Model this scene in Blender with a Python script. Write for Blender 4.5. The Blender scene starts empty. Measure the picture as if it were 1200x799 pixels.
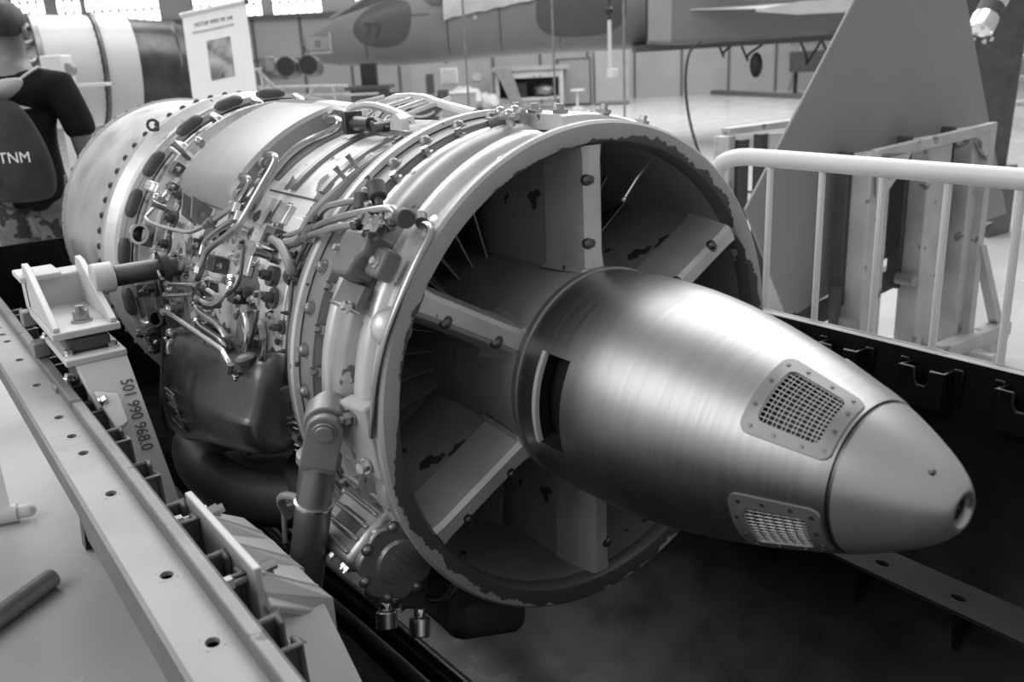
import bpy, math, random
from math import sin, cos, pi, radians as R, sqrt, atan2
from mathutils import Vector as V, Matrix, Euler
random.seed(7)
scene = bpy.context.scene
COL = scene.collection
# ------------------------------------------------------------------ camera
# world: X runs along the engine towards its exhaust, Z is up, the centre of the exhaust rim is the origin, floor at FZ
FZ = -1.0
cam_data = bpy.data.cameras.new('camera'); cam = bpy.data.objects.new('camera', cam_data); COL.objects.link(cam)
cam.matrix_world = Matrix(((0.5876784, -0.2208779, 0.7783618, 0.9555470), (0.8076646, 0.2173213, -0.5481327, -0.8322023), (-0.0480842, 0.9507810, 0.3061103, 0.4654834), (0, 0, 0, 1)))
cam_data.sensor_width = 36; cam_data.lens = 31.63; cam_data.clip_start = .05; cam_data.clip_end = 200
cam_data.dof.use_dof = True; cam_data.dof.focus_distance = 1.55; cam_data.dof.aperture_fstop = 5.6
scene.camera = cam
# ------------------------------------------------------------------ world, lamps, exposure
w = bpy.data.worlds.new('hall_light'); scene.world = w; w.use_nodes = True
w.node_tree.nodes['Background'].inputs[0].default_value = (1, 1, 1, 1)
w.node_tree.nodes['Background'].inputs[1].default_value = .52
def area(name, loc, target, sx, sy, power):
    d = bpy.data.lights.new(name, 'AREA'); d.shape = 'RECTANGLE'; d.size = sx; d.size_y = sy; d.energy = power
    o = bpy.data.objects.new(name, d); COL.objects.link(o); o.location = loc
    o.rotation_euler = (V(target) - V(loc)).to_track_quat('-Z', 'Y').to_euler(); return o
area('skylight', (-2.5, 3.0, 6.0), (-1.2, 0, 0), 6.5, 3.6, 300)
area('skylight', (-9, 0.5, 6.5), (-4, 1, 0), 6, 3, 420)
area('skylight', (-10.5, 12, 7), (-10.5, 11, 0), 14, 8, 2100)
area('hall_window_light', (-1.5, -5.5, 3.6), (-.3, 0, 0), 6.0, 3.6, 200)
scene.view_settings.view_transform = 'Standard'; scene.view_settings.look = 'None'
scene.view_settings.gamma = 1; scene.view_settings.use_curve_mapping = False
scene.view_settings.exposure = 0.0
# ------------------------------------------------------------------ materials
MATS = {}
def mat(name, base, rough=.5, metal=0., var=.12, scale=6., chips=None, bump=0., spec=.5, stretch=None, rvar=0., emit=0., dirt=None):
    """grey procedural: soft tone variation, optional chips=(tone, threshold, scale), dirt=(tone, amount, scale), noise bump"""
    m = bpy.data.materials.new(name); m.use_nodes = True; nt = m.node_tree; N = nt.nodes; L = nt.links
    b = N['Principled BSDF']; b.inputs['Roughness'].default_value = rough; b.inputs['Metallic'].default_value = metal
    b.inputs['Specular IOR Level'].default_value = spec
    tc = N.new('ShaderNodeTexCoord'); mp = N.new('ShaderNodeMapping'); L.new(tc.outputs['Object'], mp.inputs[0])
    if stretch: mp.inputs['Scale'].default_value = stretch
    def noise(sc, det=4.):
        n = N.new('ShaderNodeTexNoise'); n.inputs['Scale'].default_value = sc; n.inputs['Detail'].default_value = det
        L.new(mp.outputs[0], n.inputs['Vector']); return n
    def ramp(src, p0, c0, p1, c1):
        r = N.new('ShaderNodeValToRGB'); e = r.color_ramp.elements
        e[0].position = p0; e[0].color = (c0, c0, c0, 1); e[1].position = p1; e[1].color = (c1, c1, c1, 1)
        L.new(src, r.inputs[0]); return r
    def mix(fac, a, c):
        x = N.new('ShaderNodeMix'); x.data_type = 'RGBA'; L.new(fac, x.inputs[0]); L.new(a, x.inputs[6])
        if isinstance(c, float): x.inputs[7].default_value = (c, c, c, 1)
        else: L.new(c, x.inputs[7])
        return x.outputs[2]
    n1 = noise(scale); out = ramp(n1.outputs[0], .3, max(base * (1 - var), 0), .7, min(base * (1 + var), 1)).outputs[0]
    if dirt:
        d = noise(dirt[2], 6.); out = mix(ramp(d.outputs[0], dirt[1], 0, dirt[1] + .18, 1).outputs[0], out, dirt[0])
    if chips:
        c = noise(chips[2], 8.); cr = ramp(c.outputs[0], chips[1], 0, chips[1] + .015, 1); out = mix(cr.outputs[0], out, chips[0])
    L.new(out, b.inputs['Base Color'])
    if rvar:
        n2 = noise(scale * 2.3); L.new(ramp(n2.outputs[0], .3, max(rough - rvar, .02), .7, rough + rvar).outputs[0], b.inputs['Roughness'])
    if bump:
        n3 = noise(scale * 4); bp = N.new('ShaderNodeBump'); bp.inputs['Strength'].default_value = bump; bp.inputs['Distance'].default_value = .004
        L.new(n3.outputs[0], bp.inputs['Height']); L.new(bp.outputs[0], b.inputs['Normal'])
    if emit:
        b.inputs['Emission Color'].default_value = (1, 1, 1, 1); b.inputs['Emission Strength'].default_value = emit
    MATS[name] = m; return m
mat('silver_paint', .66, .36, .5, .14, 9, chips=(.16, .67, 37), bump=.12, rvar=.1)
mat('silver_casing', .66, .30, .75, .16, 8, dirt=(.2, .60, 9), bump=.15, rvar=.1)
mat('painted_casing', .78, .42, .2, .12, 7, chips=(.14, .57, 17), bump=.25, rvar=.1, dirt=(.34, .60, 34))
mat('front_casing', .56, .38, .6, .16, 5, bump=.08, rvar=.1, stretch=(.6, 1, 1))
m_ = mat('rim_paint', .40, .42, .2, .10, 9, bump=.2)
def worn_edge(m, r0, r1, tone):     # paint worn off towards the bore: bare dark metal where radius + noise falls below a limit
    nt = m.node_tree; N = nt.nodes; L = nt.links; b = N['Principled BSDF']; old = b.inputs['Base Color'].links[0].from_socket
    tc = N.new('ShaderNodeTexCoord'); sp = N.new('ShaderNodeSeparateXYZ'); L.new(tc.outputs['Object'], sp.inputs[0])
    cb = N.new('ShaderNodeCombineXYZ'); L.new(sp.outputs[1], cb.inputs[1]); L.new(sp.outputs[2], cb.inputs[2])
    ln = N.new('ShaderNodeVectorMath'); ln.operation = 'LENGTH'; L.new(cb.outputs[0], ln.inputs[0])
    mr = N.new('ShaderNodeMapRange'); mr.inputs[1].default_value = r0; mr.inputs[2].default_value = r1; L.new(ln.outputs['Value'], mr.inputs[0])
    n = N.new('ShaderNodeTexNoise'); n.inputs['Scale'].default_value = 42; n.inputs['Detail'].default_value = 9; n.inputs['Roughness'].default_value = .68; L.new(tc.outputs['Object'], n.inputs[0])
    n2 = N.new('ShaderNodeTexNoise'); n2.inputs['Scale'].default_value = 5; n2.inputs['Detail'].default_value = 3; L.new(tc.outputs['Object'], n2.inputs[0])
    m2 = N.new('ShaderNodeMapRange'); m2.inputs[1].default_value = .35; m2.inputs[2].default_value = .65; m2.inputs[3].default_value = -.35; m2.inputs[4].default_value = .25; L.new(n2.outputs[0], m2.inputs[0])
    ad = N.new('ShaderNodeMath'); ad.operation = 'ADD'; L.new(mr.outputs[0], ad.inputs[0]); L.new(n.outputs[0], ad.inputs[1]); a2 = N.new('ShaderNodeMath'); a2.operation = 'ADD'; L.new(ad.outputs[0], a2.inputs[0]); L.new(m2.outputs[0], a2.inputs[1]); ad = a2
    for k_, g_ in ((2, 1.15), (1, -.45)):      # bare tone spreads towards the bottom and the far side
        ml = N.new('ShaderNodeMath'); ml.operation = 'MULTIPLY_ADD'; ml.inputs[1].default_value = g_; L.new(sp.outputs[k_], ml.inputs[0]); L.new(ad.outputs[0], ml.inputs[2]); ad = ml
    rp = N.new('ShaderNodeValToRGB'); e = rp.color_ramp.elements; e[0].position = .86; e[0].color = (1, 1, 1, 1); e[1].position = .875; e[1].color = (0, 0, 0, 1); L.new(ad.outputs[0], rp.inputs[0])
    mx = N.new('ShaderNodeMix'); mx.data_type = 'RGBA'; L.new(rp.outputs[0], mx.inputs[0]); L.new(old, mx.inputs[6]); mx.inputs[7].default_value = (tone, tone, tone, 1); L.new(mx.outputs[2], b.inputs['Base Color'])
worn_edge(m_, .340, .376, .085)
mat('duct_paint', .26, .5, .25, .18, 6, chips=(.07, .68, 20), bump=.1)
mat('strut_paint', .42, .40, .4, .2, 6, chips=(.08, .64, 18), bump=.1)
mat('strut_edge', .50, .34, .35, .2, 9, chips=(.14, .68, 25), bump=.1)
mat('brushed', .36, .40, 1., .065, 5, stretch=(30, 1.0, 1.0), rvar=.03)
mat('brushed_tip', .42, .36, .75, .08, 5, rvar=.05)
mat('vent_metal', .24, .45, .6, .1, 8)
mat('bright_metal', .70, .26, 1., .08, 12)
mat('steel', .42, .30, 1., .15, 14)
mat('dark_steel', .12, .38, .85, .3, 14)
mat('dull_grey', .25, .42, .35, .15, 10)
mat('valve_grey', .17, .42, .3, .15, 10)
mat('rib_grey', .40, .42, .3, .15, 9, chips=(.12, .64, 30), bump=.15)
mat('flange_grey', .24, .45, .3, .12, 9, chips=(.10, .70, 40))
mat('vane_metal', .34, .34, .6, .2, 12)
mat('pump_metal', .44, .36, .75, .22, 12, bump=.2)
mat('wire', .60, .45, .6, .08, 12)
mat('tank_grey', .33, .42, .35, .08, 6)
mat('oil_tank_metal', .12, .34, .8, .3, 7, chips=(.4, .74, 30), rvar=.1)
mat('cast_metal', .26, .40, .75, .3, 9, bump=.2)
mat('fitting_dark', .12, .42, .6, .4, 16)
mat('duct_dark', .10, .5, .3, .25, 8)
mat('rubber', .06, .5, 0., .2, 12)
mat('hose_grey', .24, .5, .1, .15, 14)
mat('black', .012, .5, 0., .2, 10)
mat('container_paint', .007, .30, 0., .3, 5, rvar=.08, dirt=(.016, .66, 4), spec=.32)
mat('container_edge_dark', .03, .35, 0., .2, 6)
mat('container_edge', .16, .38, .2, .25, 8, chips=(.05, .66, 20))
mat('rail_paint', .30, .5, .1, .12, 6, dirt=(.20, .66, 14), bump=.1)
mat('rail_side', .12, .45, .1, .2, 9)
mat('mount_white', .56, .45, 0., .06, 8, dirt=(.42, .68, 12), bump=.04)
mat('white_paint', .62, .38, 0., .05, 5, dirt=(.5, .70, 12))
mat('panel_grey', .235, .5, 0., .05, 3)
mat('stand_grey', .42, .5, 0., .15, 8, chips=(.18, .62, 12))
mat('stand_strip', .06, .6, 0., .2, 10)
mat('aircraft_camo', .19, .45, 0., .06, 2)
mat('aircraft_light', .17, .45, 0., .06, 2)
mat('aircraft_dark', .075, .45, 0., .08, 2)
mat('floor_paint', .47, .22, 0., .08, 1.2, dirt=(.42, .62, 5), rvar=.06)
mat('wall_grey', .32, .6, 0., .08, 1)
mat('wall_line', .10, .6)
mat('pane_glow', .8, .5, emit=3.2)
mat('banner_white', .78, .45, 0., .03, 3)
mat('banner_picture', .28, .5, 0., .95, 9)
mat('ink', .06, .5)
mat('ink_soft', .16, .5)
mat('cloth_black', .012, .9, 0., .2, 12, spec=.1)
mat('cloth_grey', .045, .85, 0., .25, 10, spec=.2)
mat('camo', .15, .9, 0., .35, 9, chips=(.035, .50, 9), spec=.2)
mat('skin', .17, .5, 0., .08, 8)
mat('hair', .02, .6, 0., .3, 30)
mat('engine_white', .54, .38, .1, .06, 4)
mat('dark_section', .07, .32, .8, .5, 5, stretch=(1, 1, 1))
mat('cabinet_grey', .30, .4, 0., .06, 3)
mat('tarp', .46, .6, 0., .10, 5, bump=.3)
mat('text_white', .8, .6)
# ------------------------------------------------------------------ mesh helpers (all vertices given in world coordinates)
def basis(d):
    d = V(d).normalized(); a = V((0, 0, 1)) if abs(d.z) < .9 else V((1, 0, 0))
    x = a.cross(d).normalized(); return x, d.cross(x), d
class MB:
    def __init__(s): s.v = []; s.f = []
    def add(s, vs, fs):
        o = len(s.v); s.v += [V(p) for p in vs]; s.f += [[o + i for i in f] for f in fs]; return s
    def box(s, c, size, rot=None):
        c = V(c); h = [x / 2 for x in size]; P = []
        for sx in (-1, 1):
            for sy in (-1, 1):
                for sz in (-1, 1):
                    p = V((sx * h[0], sy * h[1], sz * h[2])); P.append(c + (rot @ p if rot else p))
        return s.add(P, [(0, 1, 3, 2), (4, 6, 7, 5), (0, 4, 5, 1), (2, 3, 7, 6), (0, 2, 6, 4), (1, 5, 7, 3)])
    def hexa(s, a, b):   # two quads, corner to corner
        return s.add(list(a) + list(b), [(3, 2, 1, 0), (4, 5, 6, 7), (0, 1, 5, 4), (1, 2, 6, 5), (2, 3, 7, 6), (3, 0, 4, 7)])
    def slab(s, quad, n, t):   # any polygon thickened along n
        k = len(quad); q = [V(p) for p in quad]; n = V(n).normalized() * t; P = q + [p + n for p in q]
        return s.add(P, [list(range(k))[::-1], list(range(k, 2 * k))] + [(i, (i + 1) % k, k + (i + 1) % k, k + i) for i in range(k)])
    def cyl(s, p0, p1, r0, r1=None, n=14, caps=True):
        r1 = r0 if r1 is None else r1; p0 = V(p0); p1 = V(p1); x, y, d = basis(p1 - p0); P = []
        for p, r in ((p0, r0), (p1, r1)):
            for i in range(n): a = 2 * pi * i / n; P.append(p + (x * cos(a) + y * sin(a)) * r)
        F = [(i, (i + 1) % n, n + (i + 1) % n, n + i) for i in range(n)]
        if caps: F += [list(range(n))[::-1], list(range(n, 2 * n))]
        return s.add(P, F)
    def ring(s, c, d, ro, ri, h, n=20):   # washer / collar
        c = V(c); x, y, d = basis(d); P = []
        for z, r in ((0, ro), (h, ro), (h, ri), (0, ri)):
            for i in range(n): a = 2 * pi * i / n; P.append(c + d * z + (x * cos(a) + y * sin(a)) * r)
        return s.add(P, [(k * n + i, k * n + (i + 1) % n, ((k + 1) % 4) * n + (i + 1) % n, ((k + 1) % 4) * n + i) for k in range(4) for i in range(n)])
    def spin(s, c, d, prof, n=20):   # profile of (along d, radius)
        c = V(c); x, y, d = basis(d); P = []
        for h, r in prof:
            for i in range(n): a = 2 * pi * i / n; P.append(c + d * h + (x * cos(a) + y * sin(a)) * r)
        m = len(prof); F = [(k * n + i, k * n + (i + 1) % n, (k + 1) * n + (i + 1) % n, (k + 1) * n + i) for k in range(m - 1) for i in range(n)]
        if prof[0][1] > 1e-5: F.append(list(range(n))[::-1])
        if prof[-1][1] > 1e-5: F.append(list(range((m - 1) * n, m * n)))
        return s.add(P, F)
    def lathe(s, prof, n=96, a0=0., a1=360., skip=None, closed=False):   # round the X axis: profile of (x, r), angle from +Y to +Z
        full = abs(a1 - a0 - 360) < 1e-6; k = n if full else n + 1; P = []
        for x, r in prof:
            for i in range(k): a = R(a0 + (a1 - a0) * i / n); P.append((x, r * cos(a), r * sin(a)))
        m = len(prof); F = []; rows = m if closed else m - 1
        for j in range(rows):
            j2 = (j + 1) % m
            for i in range(n):
                if skip and skip(prof[j][0], prof[j2][0], a0 + (a1 - a0) * i / n, a0 + (a1 - a0) * (i + 1) / n): continue
                F.append((j * k + i, j * k + (i + 1) % k, j2 * k + (i + 1) % k, j2 * k + i))
        if closed and not full: F += [[j * k for j in range(m)], [j * k + n for j in range(m)][::-1]]
        return s.add(P, F)
    def tube(s, pts, r, n=8, fillet=2):
        pts = [V(p) for p in pts]
        for _ in range(fillet):   # round the bends
            q = [pts[0]]
            for a, b in zip(pts, pts[1:]): q += [a.lerp(b, .25), a.lerp(b, .75)]
            pts = q + [pts[-1]]
        rr = r if callable(r) else (lambda t: r); P = []; nrm = None; m = len(pts)
        for i, p in enumerate(pts):
            t = (pts[min(i + 1, m - 1)] - pts[max(i - 1, 0)]).normalized()
            if nrm is None: nrm = basis(t)[0]
            nrm = (nrm - t * nrm.dot(t)).normalized(); b = t.cross(nrm); q = rr(i / (m - 1))
            for k in range(n): a = 2 * pi * k / n; P.append(p + (nrm * cos(a) + b * sin(a)) * q)
        F = [(j * n + k, j * n + (k + 1) % n, (j + 1) * n + (k + 1) % n, (j + 1) * n + k) for j in range(m - 1) for k in range(n)]
        return s.add(P, F + [list(range(n))[::-1], list(range((m - 1) * n, m * n))])
    def rough(s, amt, start=0):     # crumple: push points about at random
        for i in range(start, len(s.v)): s.v[i] = s.v[i] + V((random.uniform(-1, 1), random.uniform(-1, 1), random.uniform(-1, 1))) * amt
        return s
    def ball(s, c, r, sc=(1, 1, 1), nu=14, nv=9):
        c = V(c); P = []; F = []
        for j in range(nv + 1):
            t = pi * j / nv
            for i in range(nu): a = 2 * pi * i / nu; P.append(c + V((r * sc[0] * sin(t) * cos(a), r * sc[1] * sin(t) * sin(a), r * sc[2] * cos(t))))
        for j in range(nv):
            for i in range(nu): F.append((j * nu + i, (j + 1) * nu + i, (j + 1) * nu + (i + 1) % nu, j * nu + (i + 1) % nu))
        return s.add(P, F)
    def loft(s, secs, caps=True):   # closed sections with equal counts
        n = len(secs[0]); P = [p for q in secs for p in q]
        F = [(j * n + i, j * n + (i + 1) % n, (j + 1) * n + (i + 1) % n, (j + 1) * n + i) for j in range(len(secs) - 1) for i in range(n)]
        if caps: F += [list(range(n))[::-1], list(range((len(secs) - 1) * n, len(secs) * n))]
        return s.add(P, F)
def wl(o):
    p = V(o.location)
    while o.parent: o = o.parent; p += V(o.location)
    return p
def mk(name, mb, m, parent=None, label=None, cat=None, group=None, kind=None, bevel=0., sharp=35, subsurf=0, base=False, flat=False):
    lo = V([min(p[i] for p in mb.v) for i in range(3)]); hi = V([max(p[i] for p in mb.v) for i in range(3)]); c = (lo + hi) / 2
    if base: c.z = lo.z
    me = bpy.data.meshes.new(name); me.from_pydata([p - c for p in mb.v], [], mb.f); me.validate()
    import bmesh
    bm = bmesh.new(); bm.from_mesh(me); bmesh.ops.remove_doubles(bm, verts=bm.verts, dist=1e-6)
    bmesh.ops.recalc_face_normals(bm, faces=bm.faces); bm.to_mesh(me); bm.free()
    for p in me.polygons: p.use_smooth = not flat
    if not flat: me.set_sharp_from_angle(angle=R(sharp))
    me.materials.append(MATS[m]); o = bpy.data.objects.new(name, me); COL.objects.link(o)
    o.location = c
    if parent: o.parent = parent; o.location = c - wl(parent)
    if bevel:
        b = o.modifiers.new('bevel', 'BEVEL'); b.width = bevel; b.segments = 2; b.limit_method = 'ANGLE'; b.angle_limit = R(40)
    if subsurf:
        b = o.modifiers.new('round', 'SUBSURF'); b.levels = b.render_levels = subsurf
    tag(o, label, cat, group, kind); return o
def tag(o, label=None, cat=None, group=None, kind=None):
    for k, v in (('label', label), ('category', cat), ('group', group), ('kind', kind)):
        if v: o[k] = v
    return o
def thing(name, loc, label, cat, group=None):
    o = bpy.data.objects.new(name, None); COL.objects.link(o); o.location = loc; o.empty_display_size = .1
    return tag(o, label, cat, group)
def put(src, loc, normal, parent, name=None, spin=0., scale=1.):   # a copy of a small part, its local Z turned to normal
    o = src.copy(); o.name = name or src.name.split('.')[0]; COL.objects.link(o); o.parent = parent
    o.location = V(loc) - (wl(parent) if parent else V()); o.rotation_mode = 'QUATERNION'
    q = V((0, 0, 1)).rotation_difference(V(normal).normalized()); o.rotation_quaternion = q @ Euler((0, 0, spin)).to_quaternion()
    o.scale = (scale,) * 3; return o
def proto(name, mb, m, bevel=0.):   # mesh kept for copies: local coordinates, not linked
    me = bpy.data.meshes.new(name); me.from_pydata(mb.v, [], mb.f)
    for p in me.polygons: p.use_smooth = True
    me.set_sharp_from_angle(angle=R(35)); me.materials.append(MATS[m]); return bpy.data.objects.new(name, me)
def text(name, body, size, origin, xd, yd, m, parent=None, label=None, squeeze=1., depth=.0006, **kw):
    cu = bpy.data.curves.new(name, 'FONT'); cu.body = body; cu.size = size; cu.extrude = depth / 2; cu.resolution_u = 3
    for k, v in kw.items(): setattr(cu, k, v)
    t = bpy.data.objects.new(name, cu); COL.objects.link(t); bpy.context.view_layer.update()
    me0 = bpy.data.meshes.new_from_object(t.evaluated_get(bpy.context.evaluated_depsgraph_get()))
    bpy.data.objects.remove(t); bpy.data.curves.remove(cu)
    xd = V(xd).normalized(); yd = V(yd).normalized(); zd = xd.cross(yd); mb = MB()
    mb.add([V(origin) + xd * p.co.x * squeeze + yd * p.co.y + zd * (p.co.z + depth / 2) for p in me0.vertices], [list(p.vertices) for p in me0.polygons])
    bpy.data.meshes.remove(me0)
    return mk(name, mb, m, parent, label)
def cyl3(x, r, a): return V((x, r * cos(R(a)), r * sin(R(a))))
def rad(a): return V((0, cos(R(a)), sin(R(a))))
def tang(a): return V((0, -sin(R(a)), cos(R(a))))
# ready-made fasteners (local Z points out of the surface)
p_hex = proto('bolt', MB().cyl((0, 0, 0), (0, 0, .002), .0095, n=12).cyl((0, 0, .002), (0, 0, .006), .0075, n=6).cyl((0, 0, .006), (0, 0, .0075), .004, n=8), 'fitting_dark')
p_dome = proto('bolt', MB().cyl((0, 0, 0), (0, 0, .002), .0125, n=14).spin((0, 0, .002), (0, 0, 1), [(0, .0100), (.005, .008), (.0075, .0055), (.0085, .003), (.0087, 0)], 12), 'cast_metal')
p_nut = proto('nut', MB().cyl((0, 0, 0), (0, 0, .008), .0075, n=6).cyl((0, 0, .008), (0, 0, .013), .004, n=8), 'bright_metal')
p_clip = proto('clip', MB().box((0, 0, .003), (.018, .011, .006)).cyl((0, 0, .006), (0, 0, .013), .0055, n=6), 'steel')
p_screw = proto('screw', MB().cyl((0, 0, 0), (0, 0, .0015), .0035, n=8), 'dark_steel')
p_bignut = proto('nut', MB().cyl((0, 0, 0), (0, 0, .004), .0165, n=16).cyl((0, 0, .004), (0, 0, .018), .0125, n=6).cyl((0, 0, .018), (0, 0, .026), .007, n=10), 'steel')
p_pale = proto('bolt', MB().cyl((0, 0, 0), (0, 0, .003), .011, n=12).cyl((0, 0, .003), (0, 0, .012), .008, n=6), 'bright_metal')
# ================================================================== THE SETTING
E_ = V((.588, .808, 0)).normalized(); G_ = V((-.808, .588, 0)).normalized()     # along and away from the back wall's face
mk('floor', MB().box((-10, 8, FZ - .1), (60, 60, .2)), 'floor_paint', kind='structure')
WO = V((-21.2, 14.6, 0))      # a point at the foot of the back wall
def W(a, b, z): return WO + E_ * a + G_ * b + V((0, 0, z))
rotW = Matrix((E_, G_, V((0, 0, 1)))).transposed()
wall = mk('wall_back', MB().box(W(0, .15, 1.36 + FZ), (60, .3, 2.72), rotW).box(W(0, .15, FZ + 5.45), (60, .3, 3.35), rotW), 'wall_grey', kind='structure')
for i in range(-8, 14):      # upright seams of the wall cladding
    mk('seam', MB().box(W(i * 1.35, -.012, FZ + 1.36), (.07, .03, 2.72), rotW), 'wall_line', wall)
mk('seam', MB().box(W(2, -.012, FZ + 1.55), (30, .03, .05), rotW), 'wall_line', wall)
mk('wall_beam', MB().box(W(0, -.1, FZ + 3.86), (60, .25, .22), rotW), 'wall_grey', wall)
mk('wall_beam', MB().box(W(0, -.06, FZ + 2.72), (60, .16, .10), rotW), 'wall_line', wall)
pane_src = None; nwin = 0
for a0, n in ((-13.5, 4), (-12.25, 3), (-11.44, 9), (-8.40, 6), (-6.90, 2), (-6.15, 6), (-3.81, 5), (-1.9, 8)):
    nwin += 1; pw, ph = .235, .34
    fr = MB()
    for k in range(n + 1): fr.box(W(a0 + k * pw, .10, FZ + 3.25), (.035, .08, 1.05), rotW)
    for k in range(4): fr.box(W(a0 + n * pw / 2, .10, FZ + 2.75 + k * ph), (n * pw + .04, .08, .035), rotW)
    wf = mk('window_%d' % nwin, fr, 'wall_line', kind='structure')
    for k in range(n):
        for q in range(3):
            c = W(a0 + (k + .5) * pw, .12, FZ + 2.75 + (q + .5) * ph)
            if pane_src is None:
                o = mk('pane', MB().box(c, (pw - .03, .012, ph - .03), rotW), 'pane_glow', wf); pane_src = o
            else:
                o = pane_src.copy(); o.name = 'pane'; COL.objects.link(o); o.parent = wf; o.location = c - wl(wf)
for a0, a1 in ((-18, -13.52), (-12.54, -12.27), (-11.53, -11.46), (-9.31, -8.42), (-6.97, -6.92), (-6.41, -6.17), (-4.72, -3.83), (-2.61, -1.92), (.0, 22)):
    mk('wall_pier', MB().box(W((a0 + a1) / 2, .15, FZ + 3.24), (a1 - a0, .3, 1.06), rotW), 'wall_grey', wall)
# low kerb and pale strip of floor seen under the aircraft
mk('trim_1', MB().hexa([(-20.6, 20.6, FZ), (-9, 17.0, FZ), (-9, 17.3, FZ), (-20.6, 20.9, FZ)], [(-20.6, 20.6, FZ + .11), (-9, 17.0, FZ + .11), (-9, 17.3, FZ + .11), (-20.6, 20.9, FZ + .11)]), 'wall_line', kind='structure')
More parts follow.
